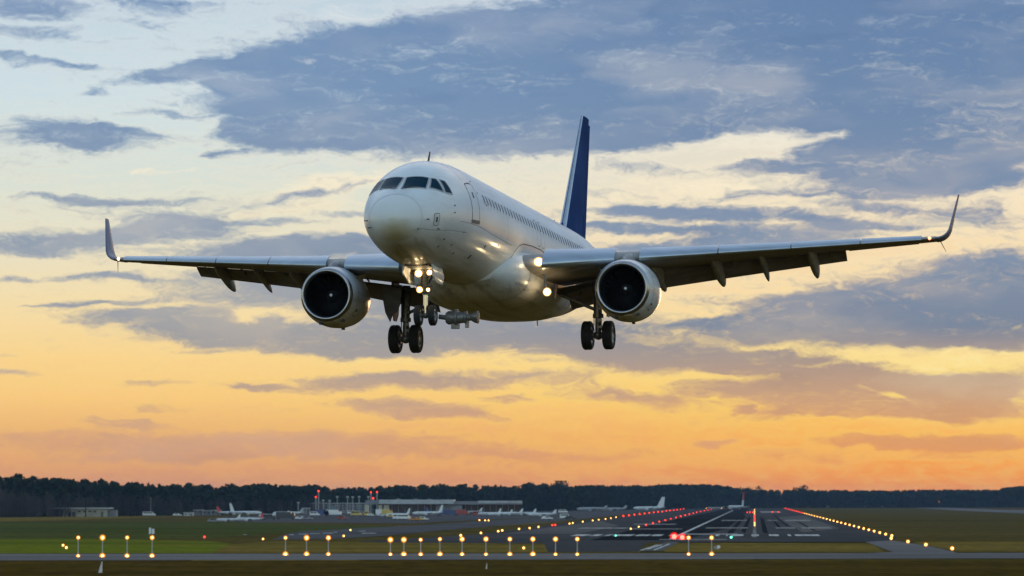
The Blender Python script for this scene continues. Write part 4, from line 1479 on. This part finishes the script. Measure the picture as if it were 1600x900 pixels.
POLE_MESH = {}


def approach_light(u, v_top, v_low, label):
    p = G(u, v_low + 1.6)
    h_top = (v_low + 1.6 - v_top) / FPX * p.y
    root = empty('approach_light', p)
    tag(root, label, 'approach light', 'amber approach lights on poles along the near road')
    b = MB()
    b.tube((0, 0, 0), (0, 0, h_top), .085, .06, 8)
    b.box((-.22, -.22, 0), (.22, .22, .08))
    b.tube((-.25, 0, h_top - .12), (.25, 0, h_top - .12), .04, n=6)
    b.build('pole', M_POLE, root)
    for z in (h_top, .20):
        q = round(.145 + .02 * int(rng.integers(0, 4)), 3)
        add_lamp(root, z, 'a%.3f' % q, q, q * 2.05, M_BULB, M_HALO)


left4 = ['leftmost of the four tall amber light poles at the far left', 'tall amber light pole standing behind the leaning white marker cone',
         'third of the four tall amber light poles at the far left', 'tall amber light pole below the small white twin-panel sign']
for (u, l) in zip((122, 160, 198.5, 237.5), left4):
    approach_light(u, 840.2, 869.3, l)
for (u, l) in zip((446, 479, 513), ('left', 'middle', 'right')):
    approach_light(u, 840.5, 866.6, l + ' pole of the three amber lights standing before the left taxiway')
us = [610, 631, 657.3, 687.3, 722, 759.3, 796.6, 832.6, 868, 902]
for k, u in enumerate(us):
    approach_light(u, 843.5 if k < 3 else 842.5, 866.8, '%s from the left of ten amber light poles along the road middle' % nth(k + 1))
approach_light(1076, 840.3, 866.5, 'amber light pole beside the pair of big red lamps, left of two')
approach_light(1112, 840.3, 866.5, 'amber light pole right of the big red lamps, beside the small round sign')

M_SMALL = dict(amber=(M_BULB, M_HALO), red=(M_BULB_R, M_HALO_R), green=(M_BULB_G, M_HALO_G), big=(M_BULB_BIG, M_HALO_BIG))


def field_lamp(x, y, colour, label, group, r=.24, h=.45, name='runway_light'):
    root = empty(name, (x, y, 0))
    tag(root, label, 'runway light', group)
    b = MB()
    if 'base' not in POLE_MESH:
        b.lathe((0, 0, 0), (0, 0, 1), [(0, .20), (.04, .20), (.06, .05), (.40, .05)], 10)
        o = b.build('base', M_BASE); POLE_MESH['base'] = o.data; bpy.data.objects.remove(o)
    o = link('base', POLE_MESH['base'], root)
    add_lamp(root, h, colour + str(r), r, r * 1.75, *M_SMALL[colour])


# right edge of the runway: placed lights near, even spacing beyond
ys = [G(800, v).y for v in (861.2, 855, 849.9, 844.6)]
pts = [(G(1487.8, 861.2).x, ys[0]), (G(1446.7, 855).x, ys[1]), (G(1418.7, 849.9).x, ys[2]), (G(1392.5, 844.6).x, ys[3])]
y = 690.0
while y < 3250:
    pts.append(RW(29.5, y))
    y *= 1.047
for k, (x, y) in enumerate(pts):
    c = 'red' if y > 1900 else 'amber'
    field_lamp(x, y, c, '%s %s lamp from the near end of the right runway edge' % (nth(k + 1), c), 'lights along the right runway edge', .20)
# left edge of the runway
y = 860.0; k = 0
while y < 3000:
    off = -33 - 4 * min(1, (y - 800) / 1300)
    c = 'amber' if y < 960 else 'red'
    x, _ = RW(off, y)
    k += 1
    field_lamp(x, y, c, '%s %s lamp from the near end of the inner row left' % (nth(k), c), 'lights along the inner row left of the runway', .16 if y < 1500 else .20)
    y *= 1.075
# outer row along the edge of the pavement
pts = [(720, 839), (751.5, 834.9), (778.5, 832), (784.7, 830.7), (811, 828.3), (827.6, 827), (841.4, 825), (863, 822), (867.5, 821.6), (889.9, 819.4), (895, 818.4), (910.6, 816.3), (926, 814.3), (935.6, 813), (946, 811.8), (954.5, 810.5), (962.6, 809)]
k = 0
for (u, v) in pts:
    k += 1
    p = G(u, v + .8)
    c = 'red' if 860 < u < 870 else 'amber'
    field_lamp(p.x, p.y, c, '%s %s lamp from the near end of the outer row left' % (nth(k), c), 'lights along the outer row left of the runway', .18)
y = G(800, 808).y + 20
while y < 3150:
    k += 1
    c = 'amber' if y < 1450 else 'red'
    field_lamp(*RW(-64, y), c, '%s %s lamp from the near end of the outer row left' % (nth(k), c), 'lights along the outer row left of the runway', .20 if y < 1500 else .26)
    y *= 1.045
# far cross row of amber lights at the runway end
for k in range(7):
    field_lamp(*RW(-62 + 7.5 * k, 3120), 'amber', '%s amber lamp from the left in the pale cross row at the far runway end' % nth(k + 1), 'pale lamps across the far runway end', .26)
# centre line lamps
y = 1000.0; k = 0
while y < 3000:
    k += 1
    c = 'red' if 1150 < y < 1800 else 'amber'
    field_lamp(*RW(0, y), c, '%s %s lamp from the near end of the centre line' % (nth(k), c), 'lights along the runway centre line', .13, .2)
    y += 45 if y < 1800 else 75
# red pairs on the right half, far down
for k, (u, v) in enumerate(((1167.5, 801.5), (1171.5, 801.5), (1176, 801.5), (1207, 801), (1216.5, 801), (1213, 793.6))):
    p = G(u, v)
    field_lamp(p.x, p.y, 'red', '%s from the left of six faint red lamps far down the runway' % nth(k + 1), 'faint red lamps far down the runway', .22)
# threshold lamps
p = G(1053.5, 842.6); field_lamp(p.x, p.y, 'big', 'left one of the two big red lamps at the foot of the white side line', 'two big red lamps at the threshold', .50, .55)
p = G(1066, 843.4); field_lamp(p.x, p.y, 'big', 'right one of the two big red lamps at the foot of the white side line', 'two big red lamps at the threshold', .46, .5)
p = G(1142.5, 842.4); field_lamp(p.x, p.y, 'green', 'pale green lamp at the threshold left of the runway centre line', 'green threshold lamps', .20, .4)
p = G(962, 839.6); field_lamp(p.x, p.y, 'green', 'pale green lamp at the left end of the threshold stripes', 'green threshold lamps', .15, .4)
for u, v, c, l in ((98.5, 855.6, 'amber', 'small yellow lamp in the bright grass left of the four tall poles'), (103.6, 859.4, 'amber', 'smaller orange lamp in the grass next to the yellow one at the far left'),
                   (411, 845.2, 'amber', 'orange lamp in the dry grass at the tip of the left taxiway'), (319.5, 842, 'red', 'small reddish lamp in the grass left of the left taxiway'),
                   (547.5, 830.6, 'amber', 'white-lit lamp on the surface of the left taxiway'), (818.3, 860, 'amber', 'orange lamp in the grass between the right middle poles'),
                   (537, 840.2, 'amber', 'faint lamp on the lower edge of the left taxiway'), (758, 814.6, 'amber', 'right one of three warm lamps on the apron before the parked planes'), (749, 814.2, 'amber', 'left one of three warm lamps on the apron before the parked planes'), (763.4, 814.8, 'amber', 'rightmost warm lamp of the apron trio')):
    p = G(u, v)
    field_lamp(p.x, p.y, c, l, None, .15 if v > 820 else .2, .4, 'ground_light')

# ------------------------------------------------------------------ signs and markers near the road
def twin_sign():
    p = G(237, 836.5)
    root = empty('twin_panel_sign', p)
    tag(root, 'small white twin-panel sign on two posts in the grass behind a light pole', 'sign')
    for x in (-.55, .30):
        b = MB(); b.tube((x, 0, 0), (x, 0, .5), .05, n=8); b.build('post', M_POLE, root)
    for x0, x1, z1 in ((-.62, -.14, 1.75), (.0, .62, 1.5)):
        b = MB(); b.box((x0, -.05, .35), (x1, .05, z1)); b.build('panel', mat('sign_white', (0.75, 0.75, 0.78), 0.5), root, 0, .01)


twin_sign()


def marker_cone(u, v0, v1, lean, label, w):
    p = G(u, v1)
    h = (v1 - v0) / FPX * p.y
    root = empty('marker_cone', p)
    tag(root, label, 'marker', 'white marker cones in the near grass')
    b = MB()
    b.loft([[(-w, -.1, 0), (w, -.1, 0), (w, .25, 0), (-w, .25, 0)], [(lean + .02, -.05, h), (lean + w * .55, -.05, h), (lean + w * .55, .1, h), (lean + .02, .1, h)]])
    b.build('board', mat('marker_white', (0.72, 0.70, 0.70), 0.5, var=.2, vscale=(2, 2, 2)), root, 0, .01)
    b = MB()
    b.loft([[(-w * 1.3, .02, 0), (-w * .9, -.14, 0), (lean + .01, -.12, h * .92), (lean - .04, 0, h * .85)], [(-w * 1.3, .2, 0), (-w * .9, .2, 0), (lean + .01, .16, h * .92), (lean - .04, .16, h * .85)]])
    b.build('side_flap', mat('marker_grey', (0.30, 0.28, 0.30), 0.6), root, 0)
    b = MB(); b.box((-w * 1.7, -.2, 0), (w * 1.4, .4, .05)); b.build('foot', M_BASE, root, 0)


marker_cone(156.5, 877.5, 895.5, .12, 'leaning white marker cone in the near grass at the far left', .20)
marker_cone(760, 879.5, 889.5, .03, 'small upright white marker cone in the near grass below the road middle', .10)


def round_sign():
    p = G(1120, 859.5)
    root = empty('low_sign', p)
    tag(root, 'low grey sign with a pale round end in the grass right of the red lamps', 'sign')
    b = MB(); b.box((-.45, -.05, .25), (-.05, .05, .62)); b.build('panel', mat('sign_mauve', (0.30, 0.26, 0.34), 0.5), root, 0)
    b = MB(); b.lathe((.30, -.06, .52), (0, 1, 0), [(0, .26), (.10, .26)], 20); b.box((.0, -.05, .15), (.12, .05, .35)); b.build('disc', mat('sign_white', (0.75, 0.75, 0.78), 0.5), root)
    for x in (-.25, .30):
        b = MB(); b.tube((x, .02, 0), (x, .02, .3), .03, n=6); b.build('post', M_POLE, root)


round_sign()

# ------------------------------------------------------------------ buildings
M_CREAM = mat('cream_render', (0.42, 0.38, 0.30), 0.8, var=.25, vscale=(.3, .3, .3))
M_ROOFG = mat('roof_sheet', (0.45, 0.46, 0.48), 0.55, var=.2, vscale=(.2, .2, .2))
M_ROOFD = mat('roof_dark', (0.20, 0.20, 0.22), 0.6)
M_WALLG = mat('grey_cladding', (0.24, 0.24, 0.26), 0.7, var=.3, vscale=(.2, .2, .3))
M_DARKG = mat('dark_facade_glass', (0.02, 0.024, 0.03), 0.15)
M_DOOR = mat('door_dark', (0.07, 0.06, 0.06), 0.7)
M_BEIGE = mat('beige_panel', (0.48, 0.42, 0.32), 0.7)


def box_part(name, u0, u1, v0, v1, y, depth, m, parent, bev=0):
    """block whose front face spans the given view window at distance y"""
    a, b_ = off_ground(u0, v1, y), off_ground(u1, v0, y)
    lo = (a.x - parent.location.x, y - parent.location.y, a.z)
    hi = (b_.x - parent.location.x, y + depth - parent.location.y, b_.z)
    b = MB(); b.box(lo, hi)
    return b.build(name, m, parent, 0, bev)


def ground_v(y):
    return G(800, 782 + 8 * 5000 / y).y


def vg(y):
    """row of the view where the ground at distance y lies"""
    lo, hi = 783.0, 900.0
    for _ in range(40):
        mid = (lo + hi) / 2
        if G(800, mid).y > y:
            lo = mid
        else:
            hi = mid
    return lo


def shed():
    y = G(800, 807.6).y
    root = empty('long_shed', (off_ground(125, 807.6, y).x, y, 0))
    tag(root, 'long low cream shed with a pale flat roof before the bare trees at far left', 'shed')
    g = vg(y)
    box_part('wall', 98, 167, 795.2, g, y, 14, M_CREAM, root)
    box_part('side_wing', 84, 98, 796.2, g, y + 3, 9, M_DOOR, root)
    box_part('end_wing', 167, 181, 797.0, g, y + 4, 8, M_WALLG, root)
    box_part('roof', 76, 171, 793.2, 795.2, y - 1.2, 17, M_ROOFG, root)
    for u0, u1 in ((107.5, 111), (112.5, 118), (158, 161)):
        box_part('door', u0, u1, 799.5, g, y - .12, .1, M_DOOR, root)
    for u0 in (122, 130, 138, 146):
        box_part('window', u0, u0 + 4.5, 798.2, 800.2, y - .12, .1, M_DARKG, root)
    box_part('pillar', 95.2, 97.6, 794.2, g, y - .5, .5, M_TRUNK, root)


shed()


def terminal():
    y = G(800, 803.6).y
    root = empty('terminal_building', (off_ground(690, 803, y).x, y, 0))
    tag(root, 'long flat terminal with stepped pale roofs and dark glass front beyond the apron', 'terminal')
    g = vg(y)
    box_part('glass_front', 592, 706, 787.5, g, y, 40, M_DARKG, root)
    box_part('glass_front', 706, 814, 788.3, g, y + 6, 40, M_DARKG, root)
    box_part('roof', 592, 709, 780.6, 787.5, y - 6, 55, M_ROOFG, root)
    box_part('roof', 571, 592, 781.6, 788.2, y - 3, 45, M_ROOFD, root)
    box_part('roof', 709, 747, 783.2, 788.3, y - 2, 50, M_ROOFD, root)
    box_part('roof', 747, 816, 782.4, 786.6, y - 2, 50, M_ROOFG, root)
    box_part('roof_edge', 700, 816, 786.6, 788.6, y - .8, 3, M_ROOFD, root)
    for u0, u1 in ((570, 577), (591, 597), (599.5, 608)):
        box_part('column', u0, u1, 789.0, 800.5, y - 3.5, 3, M_BEIGE, root)
    box_part('grey_bay', 681, 722, 789.5, 798.5, y - 1.2, 1.1, M_WALLG, root)
    for k in range(9):
        u = 612 + 10.2 * k
        if not 679 < u < 722:
            box_part('mullion', u, u + .8, 788, g, y - .35, .3, M_WALLG, root)
    for k in range(9):
        u = 727 + 9.6 * k
        box_part('mullion', u, u + .8, 788.8, g, y + 5.6, .3, M_WALLG, root)
    for u0 in (620, 646, 668):
        box_part('roof_unit', u0, u0 + 5, 779.2, 780.6, y + 8, 6, M_WALLG, root)


terminal()


def office_block():
    y = G(800, 802.8).y + 30
    root = empty('office_block', (off_ground(527, 803, y).x, y, 0))
    tag(root, 'grey three-storey office block with rows of windows left of the terminal', 'office block')
    g = vg(y)
    box_part('wall', 483, 571, 786.6, g, y, 25, M_WALLG, root)
    box_part('roof_edge', 482.5, 571.5, 785.9, 786.7, y - .5, 26, M_ROOFG, root)
    box_part('plant_room', 487, 500, 783.4, 785.9, y + 6, 9, M_WALLG, root)
    for r_ in range(3):
        for k in range(15):
            u = 485.2 + 5.7 * k
            box_part('window', u, u + 3.6, 788.0 + 3.4 * r_, 789.7 + 3.4 * r_, y - .12, .1, M_DARKG, root)
    box_part('entrance_bay', 512, 524, 791.5, g, y - 4, 4, mat('teal_panel', (0.16, 0.20, 0.21), .5), root)


office_block()


def hut(u0, u1, v0, label, wall, roof, dist_v, extra=None):
    y = G(800, dist_v).y
    root = empty('service_hut', (off_ground((u0 + u1) / 2, dist_v, y).x, y, 0))
    tag(root, label, 'hut', 'pale service huts at the edge of the wood')
    g = vg(y)
    box_part('wall', u0, u1, v0 + 1.3, g, y, 7, wall, root)
    box_part('roof', u0 - .7, u1 + .7, v0, v0 + 1.3, y - .5, 8, roof, root)
    n = max(1, int((u1 - u0) / 6))
    for k in range(n):
        u = u0 + (k + .3) * (u1 - u0) / n
        box_part('window', u, u + 1.8, v0 + 2.4, v0 + 4.2, y - .1, .08, M_DARKG, root)
    box_part('door', u1 - 2.4, u1 - .8, v0 + 2.6, g, y - .1, .08, M_DOOR, root)


M_HUTW = mat('hut_white', (0.60, 0.58, 0.52), 0.7, var=.2, vscale=(.5, .5, .5))
hut(287, 301, 800.5, 'cream service hut at the left end of the hut row before the wood', M_HUTW, M_ROOFG, 806.2)
hut(302, 316, 796.3, 'tallest grey service hut in the row before the wood', M_WALLG, M_ROOFG, 805.4)
hut(317, 329, 797.2, 'wide grey hut with a pale roof right of the tallest hut', M_WALLG, M_ROOFG, 805.2)
hut(331, 343, 796.8, 'right-end grey hut of the row before the wood', M_WALLG, M_HUTW, 805)
hut(472, 483, 793.5, 'small grey hut against the left wall of the office block', M_WALLG, M_ROOFG, 803.5)


# masts
def mast(u, v_top, y, label, red=None, w=.35):
    p = off_ground(u, 800, y)
    h = EYE + (782 - v_top) / FPX * y
    root = empty('mast', (p.x, y, 0))
    tag(root, label, 'mast', 'thin masts above the roofs')
    b = MB(); b.tube((0, 0, 0), (0, 0, h), w, w * .5, 6)
    for k in range(5):
        b.box((-w * 1.6, -w * .4, h * (.5 + .1 * k)), (w * 1.6, w * .4, h * (.5 + .1 * k) + .3))
    b.build('pole', M_POLE, root)
    if red:
        add_lamp(root, h, 'mast%.1f' % red, red, red * 1.7, M_BULB_R, M_HALO_R)
    else:
        b = MB(); b.box((-.7, -.3, h), (.7, .3, h + .8)); b.build('head', M_POLE, root)


ym = G(800, 803.6).y
for args in ((497.6, 767.4, ym + 60, 'tall mast with a red top light left of the office block roof', .36), (493.4, 776.5, ym + 62, 'shorter red-lit mast just left of the tall one', .3),
             (589, 768.8, ym + 60, 'tall red-lit mast above the left end of the terminal roof', .34), (579.5, 769.2, ym + 62, 'dim red-lit mast beside the tall one over the terminal', .32),
             (583, 778.6, ym + 40, 'low mast with a big red light on the terminal roof end', .40), (575.5, 777.5, ym + 40, 'short mast with a pale head beside the big red roof light', None),
             (466, 786.5, ym, 'pale lamp post standing alone left of the office block', None), (527, 777.5, ym + 60, 'grey twin mast above the office block', None), (543, 777.5, ym + 60, 'thin grey mast above the right half of the office block', None),
             (551, 777.8, ym + 60, 'grey mast right of the thin one above the office block', None), (561, 777.2, ym + 60, 'rightmost grey mast above the office block', None), (505, 783, ym + 20, 'short mast at the roof left end of the office block', None), (515, 783.5, ym + 20, 'short mast near the roof middle of the office block', None)):
    mast(*args, w=.22 if args[4] is None else .35)


# ------------------------------------------------------------------ vehicles on the apron
M_VWHITE = mat('vehicle_white', (0.74, 0.74, 0.74), 0.35)
VEH = {}


def vehicle(u, v, label, colour='white', kind='van', rz=0.0, L=5.2):
    cols = dict(white=(0.74, 0.74, 0.74), blue=(0.04, 0.06, 0.17), red=(0.32, 0.05, 0.04), yellow=(0.6, 0.42, 0.10), grey=(0.22, 0.22, 0.24), dark=(0.04, 0.04, 0.05), orange=(0.55, 0.20, 0.05))
    m = mat('vehicle_' + colour, cols[colour], 0.35)
    p = G(u, v)
    root = empty({'van': 'parked_van', 'truck': 'service_truck', 'bus': 'apron_bus', 'car': 'parked_car'}[kind], p, rz)
    tag(root, label, {'van': 'van', 'truck': 'truck', 'bus': 'bus', 'car': 'car'}[kind], 'vehicles parked on the apron')
    H = {'van': 2.3, 'truck': 3.2, 'bus': 3.0, 'car': 1.5}[kind]
    l = L / 2
    b = MB()
    side = {'van': [(-l, .5), (l, .5), (l, 1.15), (l - .9, 1.35), (l - 1.6, H), (-l, H)], 'bus': [(-l, .45), (l, .45), (l, H), (-l, H)],
            'truck': [(-l, .7), (l, .7), (l, 1.6), (l - .35, 2.5), (l - 1.5, 2.5), (l - 1.6, H), (-l, H)], 'car': [(-l, .4), (l, .4), (l, .8), (l - 1.1, .9), (l - 1.8, H), (-l + 1.0, H), (-l + .3, .95), (-l, .9)]}[kind]
    b.loft([[(x, -.95, z) for x, z in side], [(x, .95, z) for x, z in side]])
    b.build('body', m, root, 0, .05)
    b = MB(); zt = H - .25
    x0, x1 = (-l + .3, l - 1.5) if kind != 'bus' else (-l + .3, l - .3)
    if kind == 'car':
        x0, x1, zt = -l + 1.1, l - 1.9, H - .12
    b.box((x0 if kind != 'truck' else l - 1.3, -.965, zt - .55 if kind != 'car' else zt - .4), (x1 if kind != 'truck' else l - .5, .965, zt))
    b.build('window', M_DARKG, root, 0)
    for x in (-l + 1.0, l - 1.0):
        for yq in (-.8, .8):
            b = MB(); b.lathe((x, yq - .12, .36), (0, 1, 0), [(0, .36), (.24, .36)], 14); b.build('wheel', M_TYRE, root)
    return root


for args in ((233, 806.8, 'white van carrying a tall thin antenna mast before the wood', 'white', 'van', 0.0, 6.5),
             (60, 807.2, 'white car parked left of the cream shed', 'white', 'car', 0, 4.6), (85, 807.2, 'white van parked against the left end of the cream shed', 'white', 'van', 0, 6),
             (277, 806.6, 'white car left of the hut row', 'white', 'car', 0, 4.5), (470, 812, 'white car on the apron edge, left of the red vehicle', 'white', 'car', 0, 4.6), (480, 812.4, 'pale car right of another at the apron left end', 'grey', 'car', 0, 4.6),
             (503, 806.2, 'dark blue truck in front of the office block', 'blue', 'truck', 0, 7.5), (520, 806.2, 'big white truck in front of the office block entrance', 'white', 'truck', 0, 9), (492, 806.5, 'white van left of the dark blue truck', 'white', 'van', 0, 5),
             (535, 811.8, 'red car in the dark strip below the office block', 'red', 'car', 0, 4.6), (551, 803.6, 'white van at the right corner of the office block', 'white', 'van', 0, 6), (557, 806.4, 'yellow truck by the right corner of the office block', 'yellow', 'van', 0, 6),
             (574.5, 806.4, 'yellow van under the first beige column', 'yellow', 'van', 0, 4), (579, 806.6, 'white car just right of the yellow van', 'white', 'car', 0, 4), (597, 805, 'white truck under the middle beige column', 'white', 'truck', 0, 7),
             (605, 805.4, 'yellow truck under the right beige column', 'yellow', 'truck', 0, 6), (611, 808.6, 'yellow car right of the beige columns', 'yellow', 'car', 0, 4), (624, 812.2, 'left one of two white vans on the open apron below the columns', 'white', 'van', 0, 5.5),
             (632, 812.4, 'right one of two white vans on the open apron below the columns', 'white', 'van', 0, 6), (648, 814, 'orange car on the open apron', 'orange', 'car', 0, 4.6), (655, 813.8, 'yellow car right of the orange car', 'yellow', 'car', 0, 4.6), (661, 813.2, 'white car right of the yellow car on the open apron', 'white', 'car', 0, 4.6),
             (747, 805.8, 'red van among the parked planes', 'red', 'van', 0, 6), (722, 805.6, 'red truck left of the big white plane', 'red', 'truck', 0, 7), (700, 805.8, 'dark blue truck in front of the grey bay', 'blue', 'truck', 0, 9),
             (855, 812.2, 'white car on the apron near the outer light row', 'white', 'car', 0.4, 4.6), (884, 811.2, 'white van left of the pale planes by the outer light row', 'white', 'van', 0, 5), (891, 811.6, 'dark car right of the white van by the outer light row', 'dark', 'car', 0, 5),
             (880, 801.8, 'white van standing before the far wood', 'white', 'van', 0, 6), (872, 797.8, 'white truck at the foot of the wood left of the white tail fin', 'white', 'truck', 0, 9), (386, 812.6, 'brown-grey car between the small planes', 'grey', 'car', 0, 4.6),
             (335, 816.6, 'grey car on the grass edge left of the small white planes', 'grey', 'car', 0, 5), (420, 812.2, 'dark van right of the small white planes', 'dark', 'van', 0, 6), (446, 811.6, 'dark truck under the white plane wing', 'dark', 'truck', 0, 8), (400, 803.6, 'orange truck behind the small planes', 'orange', 'truck', 0, 9)):
    vehicle(*args)
# the antenna of the van
p = G(233, 806.8)
r_ = empty('antenna_mast', p); r_.location.z = 2.0; r_.location.x += .8
tag(r_, 'thin pale antenna mast rising from the white van before the wood', 'antenna')
b = MB(); b.tube((0, 0, .3), (0, 0, 7.0), .10, .05, 6); b.build('pole', M_POLE, r_)
b = MB(); b.box((-.15, -.15, 7.0), (.15, .15, 7.4)); b.build('head', M_POLE, r_)


# ------------------------------------------------------------------ parked aircraft
def parked_plane(u, v, L, heading, label, tail='white', fin_h=None, high_tail=False, body='white', low=None, fc=1.0):
    tc_ = dict(white=(0.70, 0.72, 0.74), red=(0.62, 0.05, 0.06), blue=(0.05, 0.09, 0.25), grey=(0.36, 0.36, 0.38))
    mt = mat('tail_' + tail, tc_[tail], 0.4)
    mb_ = mat('hull_' + body, tc_[body], 0.4, var=.12, vscale=(.5, .5, .5))
    p = G(u, v)
    root = empty('parked_aircraft', p, R(heading))
    tag(root, label, 'aircraft', 'aircraft parked round the apron')
    r = L * .052
    zc = r * 1.75
    prof = [(0, .02), (.02, .45), (.06, .78), (.13, 1.0), (.62, 1.0), (.80, .68), (.93, .32), (1.0, .10)]
    rings = []
    for t, q in prof:
        rings.append([(L * (.5 - t), r * q * math.cos(a), zc + r * q * math.sin(a) + (r * .55 * max(0, t - .62) / .38)) for a in (2 * math.pi * k / 20 for k in range(20))])
    b = MB(); b.loft(rings); b.build('fuselage', mb_, root, 50)
    for s in (1, -1):
        b = MB(); b.loft([[(L * .10, s * r * .6, zc - r * .4), (-L * .10, s * r * .6, zc - r * .4), (-L * .10, s * r * .6, zc - r * .2), (L * .08, s * r * .6, zc - r * .2)],
                          [(-L * .10, s * L * .46, zc + r * .35), (-L * .15, s * L * .46, zc + r * .35), (-L * .15, s * L * .46, zc + r * .42), (-L * .10, s * L * .46, zc + r * .42)]])
        b.build('wing', mb_, root, 0)
        b = MB(); b.lathe((L * .10, s * L * .155, zc - r * .85), (-1, 0, 0), [(0, r * .42), (L * .03, r * .5), (L * .10, r * .36), (L * .10, .01)], 16)
        b.build('engine', mb_, root)
        b = MB(); b.lathe((-L * .02, s * r * 1.1 - .15, r * .32), (0, 1, 0), [(0, r * .32), (.3, r * .32)], 12); b.build('wheel', M_TYRE, root)
    b = MB(); b.lathe((L * .38, -.15, r * .26), (0, 1, 0), [(0, r * .26), (.3, r * .26)], 12); b.build('wheel', M_TYRE, root)
    fh = fin_h or L * .16
    z0 = zc + r * .7
    b = MB(); b.loft([[(-L * (.47 - .13 * fc), 0, z0), (-L * .40, r * .10, z0), (-L * .47, 0, z0), (-L * .40, -r * .10, z0)], [(-L * (.51 - .06 * fc), 0, z0 + fh), (-L * .48, r * .04, z0 + fh), (-L * .51, 0, z0 + fh), (-L * .48, -r * .04, z0 + fh)]])
    tf = b.build('tail_fin', mat('tail_' + low, tc_[low], 0.4) if low else mt, root, 0)
    if low:
        b = MB(); b.loft([[(-L * .39, 0, z0 + fh * .42), (-L * .43, r * .09, z0 + fh * .42), (-L * .49, 0, z0 + fh * .42), (-L * .43, -r * .09, z0 + fh * .42)], [(-L * .448, 0, z0 + fh + .05), (-L * .47, r * .05, z0 + fh + .05), (-L * .513, 0, z0 + fh + .05), (-L * .47, -r * .05, z0 + fh + .05)]])
        b.build('fin_tip', mt, tf, 0)
    zt = z0 + fh - .1 if high_tail else zc + r * .6
    for s in (1, -1):
        b = MB(); b.loft([[(-L * .42, s * .05, zt), (-L * .50, s * .05, zt), (-L * .50, s * .05, zt + .18), (-L * .42, s * .05, zt + .18)], [(-L * .49, s * L * .15, zt + .1), (-L * .52, s * L * .15, zt + .1), (-L * .52, s * L * .15, zt + .2), (-L * .49, s * L * .15, zt + .2)]])
        b.build('tailplane', mt if high_tail else mb_, root, 0)
    b = MB(); b.box((-L * .30, -r * .99, zc + r * .12), (L * .32, r * .99, zc + r * .26)); b.build('window_band', M_DARKG, root, 0)
    return root


for args in ((356, 815.6, 9.5, 175, 'small white plane at the left end of the apron, left of two', 'white', 1.6), (389, 815.4, 11, 178, 'small white plane with a red fin at the left end of the apron', 'red', 1.8),
             (428, 810.2, 14, 172, 'white plane with long low body behind the two small planes', 'white', 1.6), (384, 805.8, 17, 8, 'plane with a tall white fin behind the small planes', 'white', 4.4),
             (362, 805.6, 16, 10, 'blue and red plane with a short fin left of the tall white fin', 'red', 2.8), (668, 806.2, 16, 185, 'white plane with a tall fin before the terminal glass', 'white', 3.6),
             (686, 805.4, 15, 20, 'blue plane parked between the white-finned plane and the blue truck', 'blue', 2.4), (736, 803.6, 14, 160, 'white plane standing before the right part of the terminal', 'white', 2),
             (765, 806.0, 13, 200, 'white plane seen nearly head on at the left of the pale group', 'white', 2.2), (783, 806.4, 12, 170, 'round-bodied white plane in the middle of the pale group', 'white', 1.8),
             (797, 806.2, 14, 195, 'white plane with raised wing in the middle of the pale group', 'white', 2), (819, 806.0, 13, 165, 'pale plane at the right of the pale group', 'white', 2),
             (847, 807.8, 14, 180, 'bright white plane at the right end of the parked row', 'white', 1.8), (602, 808.2, 9, 15, 'white plane before the beige columns', 'white', 2.0), (622, 807.4, 12, 190, 'light blue-white plane right of the beige columns', 'white', 2.6),
             (450, 806.4, 16, 175, 'grey-white plane before the lone lamp post', 'grey', 2.0),
             (1014, 798.4, 24, 178, 'far white airliner with a big slanted white fin below the wood', 'white', 7.6, False, 'white', None, 1.7), (958, 799.4, 20, 175, 'grey plane far off left of the big slanted white fin', 'grey', 2.0, False, 'grey'),
             (1118, 796.2, 15, 178, 'low pale plane far off between the light rows and the red tail', 'grey', 0.8, False, 'grey'), (925, 799.6, 22, 180, 'low grey plane far off at the foot of the wood left of the runway', 'grey', 1.6, False, 'grey')):
    parked_plane(*args)
# the airliner rolling out at the far end, seen from behind
t = parked_plane(1150, 796.6, 26, 118, 'airliner with a tall red and white tail at the far runway end', 'red', 11.5, True, 'white', 'white')

for u, v, w, h, l in ((1298, 793.2, 9, 3.2, 'tiny white field hut nearest the runway at the foot of the wood'), (1353, 793.2, 8, 3.0, 'tiny white field hut right of two at the foot of the wood'), (1380, 793.2, 8, 2.6, 'tiny pale field hut far right of the other two')):
    p = G(u, v)
    root = empty('field_hut', p)
    tag(root, l, 'hut', 'tiny field huts right of the runway')
    b = MB(); b.box((-w / 2, 0, 0), (w / 2, 5, h)); b.build('wall', M_HUTW, root, 0)
    b = MB(); b.loft([[(-w / 2 - .3, -.3, h), (w / 2 + .3, -.3, h), (w * .1, -.3, h + 1.6), (-w * .1, -.3, h + 1.6)], [(-w / 2 - .3, 5.3, h), (w / 2 + .3, 5.3, h), (w * .1, 5.3, h + 1.6), (-w * .1, 5.3, h + 1.6)]]); b.build('roof', M_ROOFG, root, 0)

# ------------------------------------------------------------------ evening haze over the field
def haze():
    b = MB(); b.box((-9400, -9400, -1.0), (9400, 9400, 46.0))
    m = bpy.data.materials.new('haze')
    m.use_nodes = True
    nt = m.node_tree
    nt.nodes.clear()
    o = nt.nodes.new('ShaderNodeOutputMaterial')
    v = nt.nodes.new('ShaderNodeVolumePrincipled')
    v.inputs['Color'].default_value = (0.40, 0.62, 1.0, 1)
    v.inputs['Density'].default_value = HAZE_DENSITY
    nt.links.new(v.outputs[0], o.inputs['Volume'])
    tag(b.build('haze', m, None, 0), kind='stuff')


HAZE_DENSITY = 0.00004
haze()
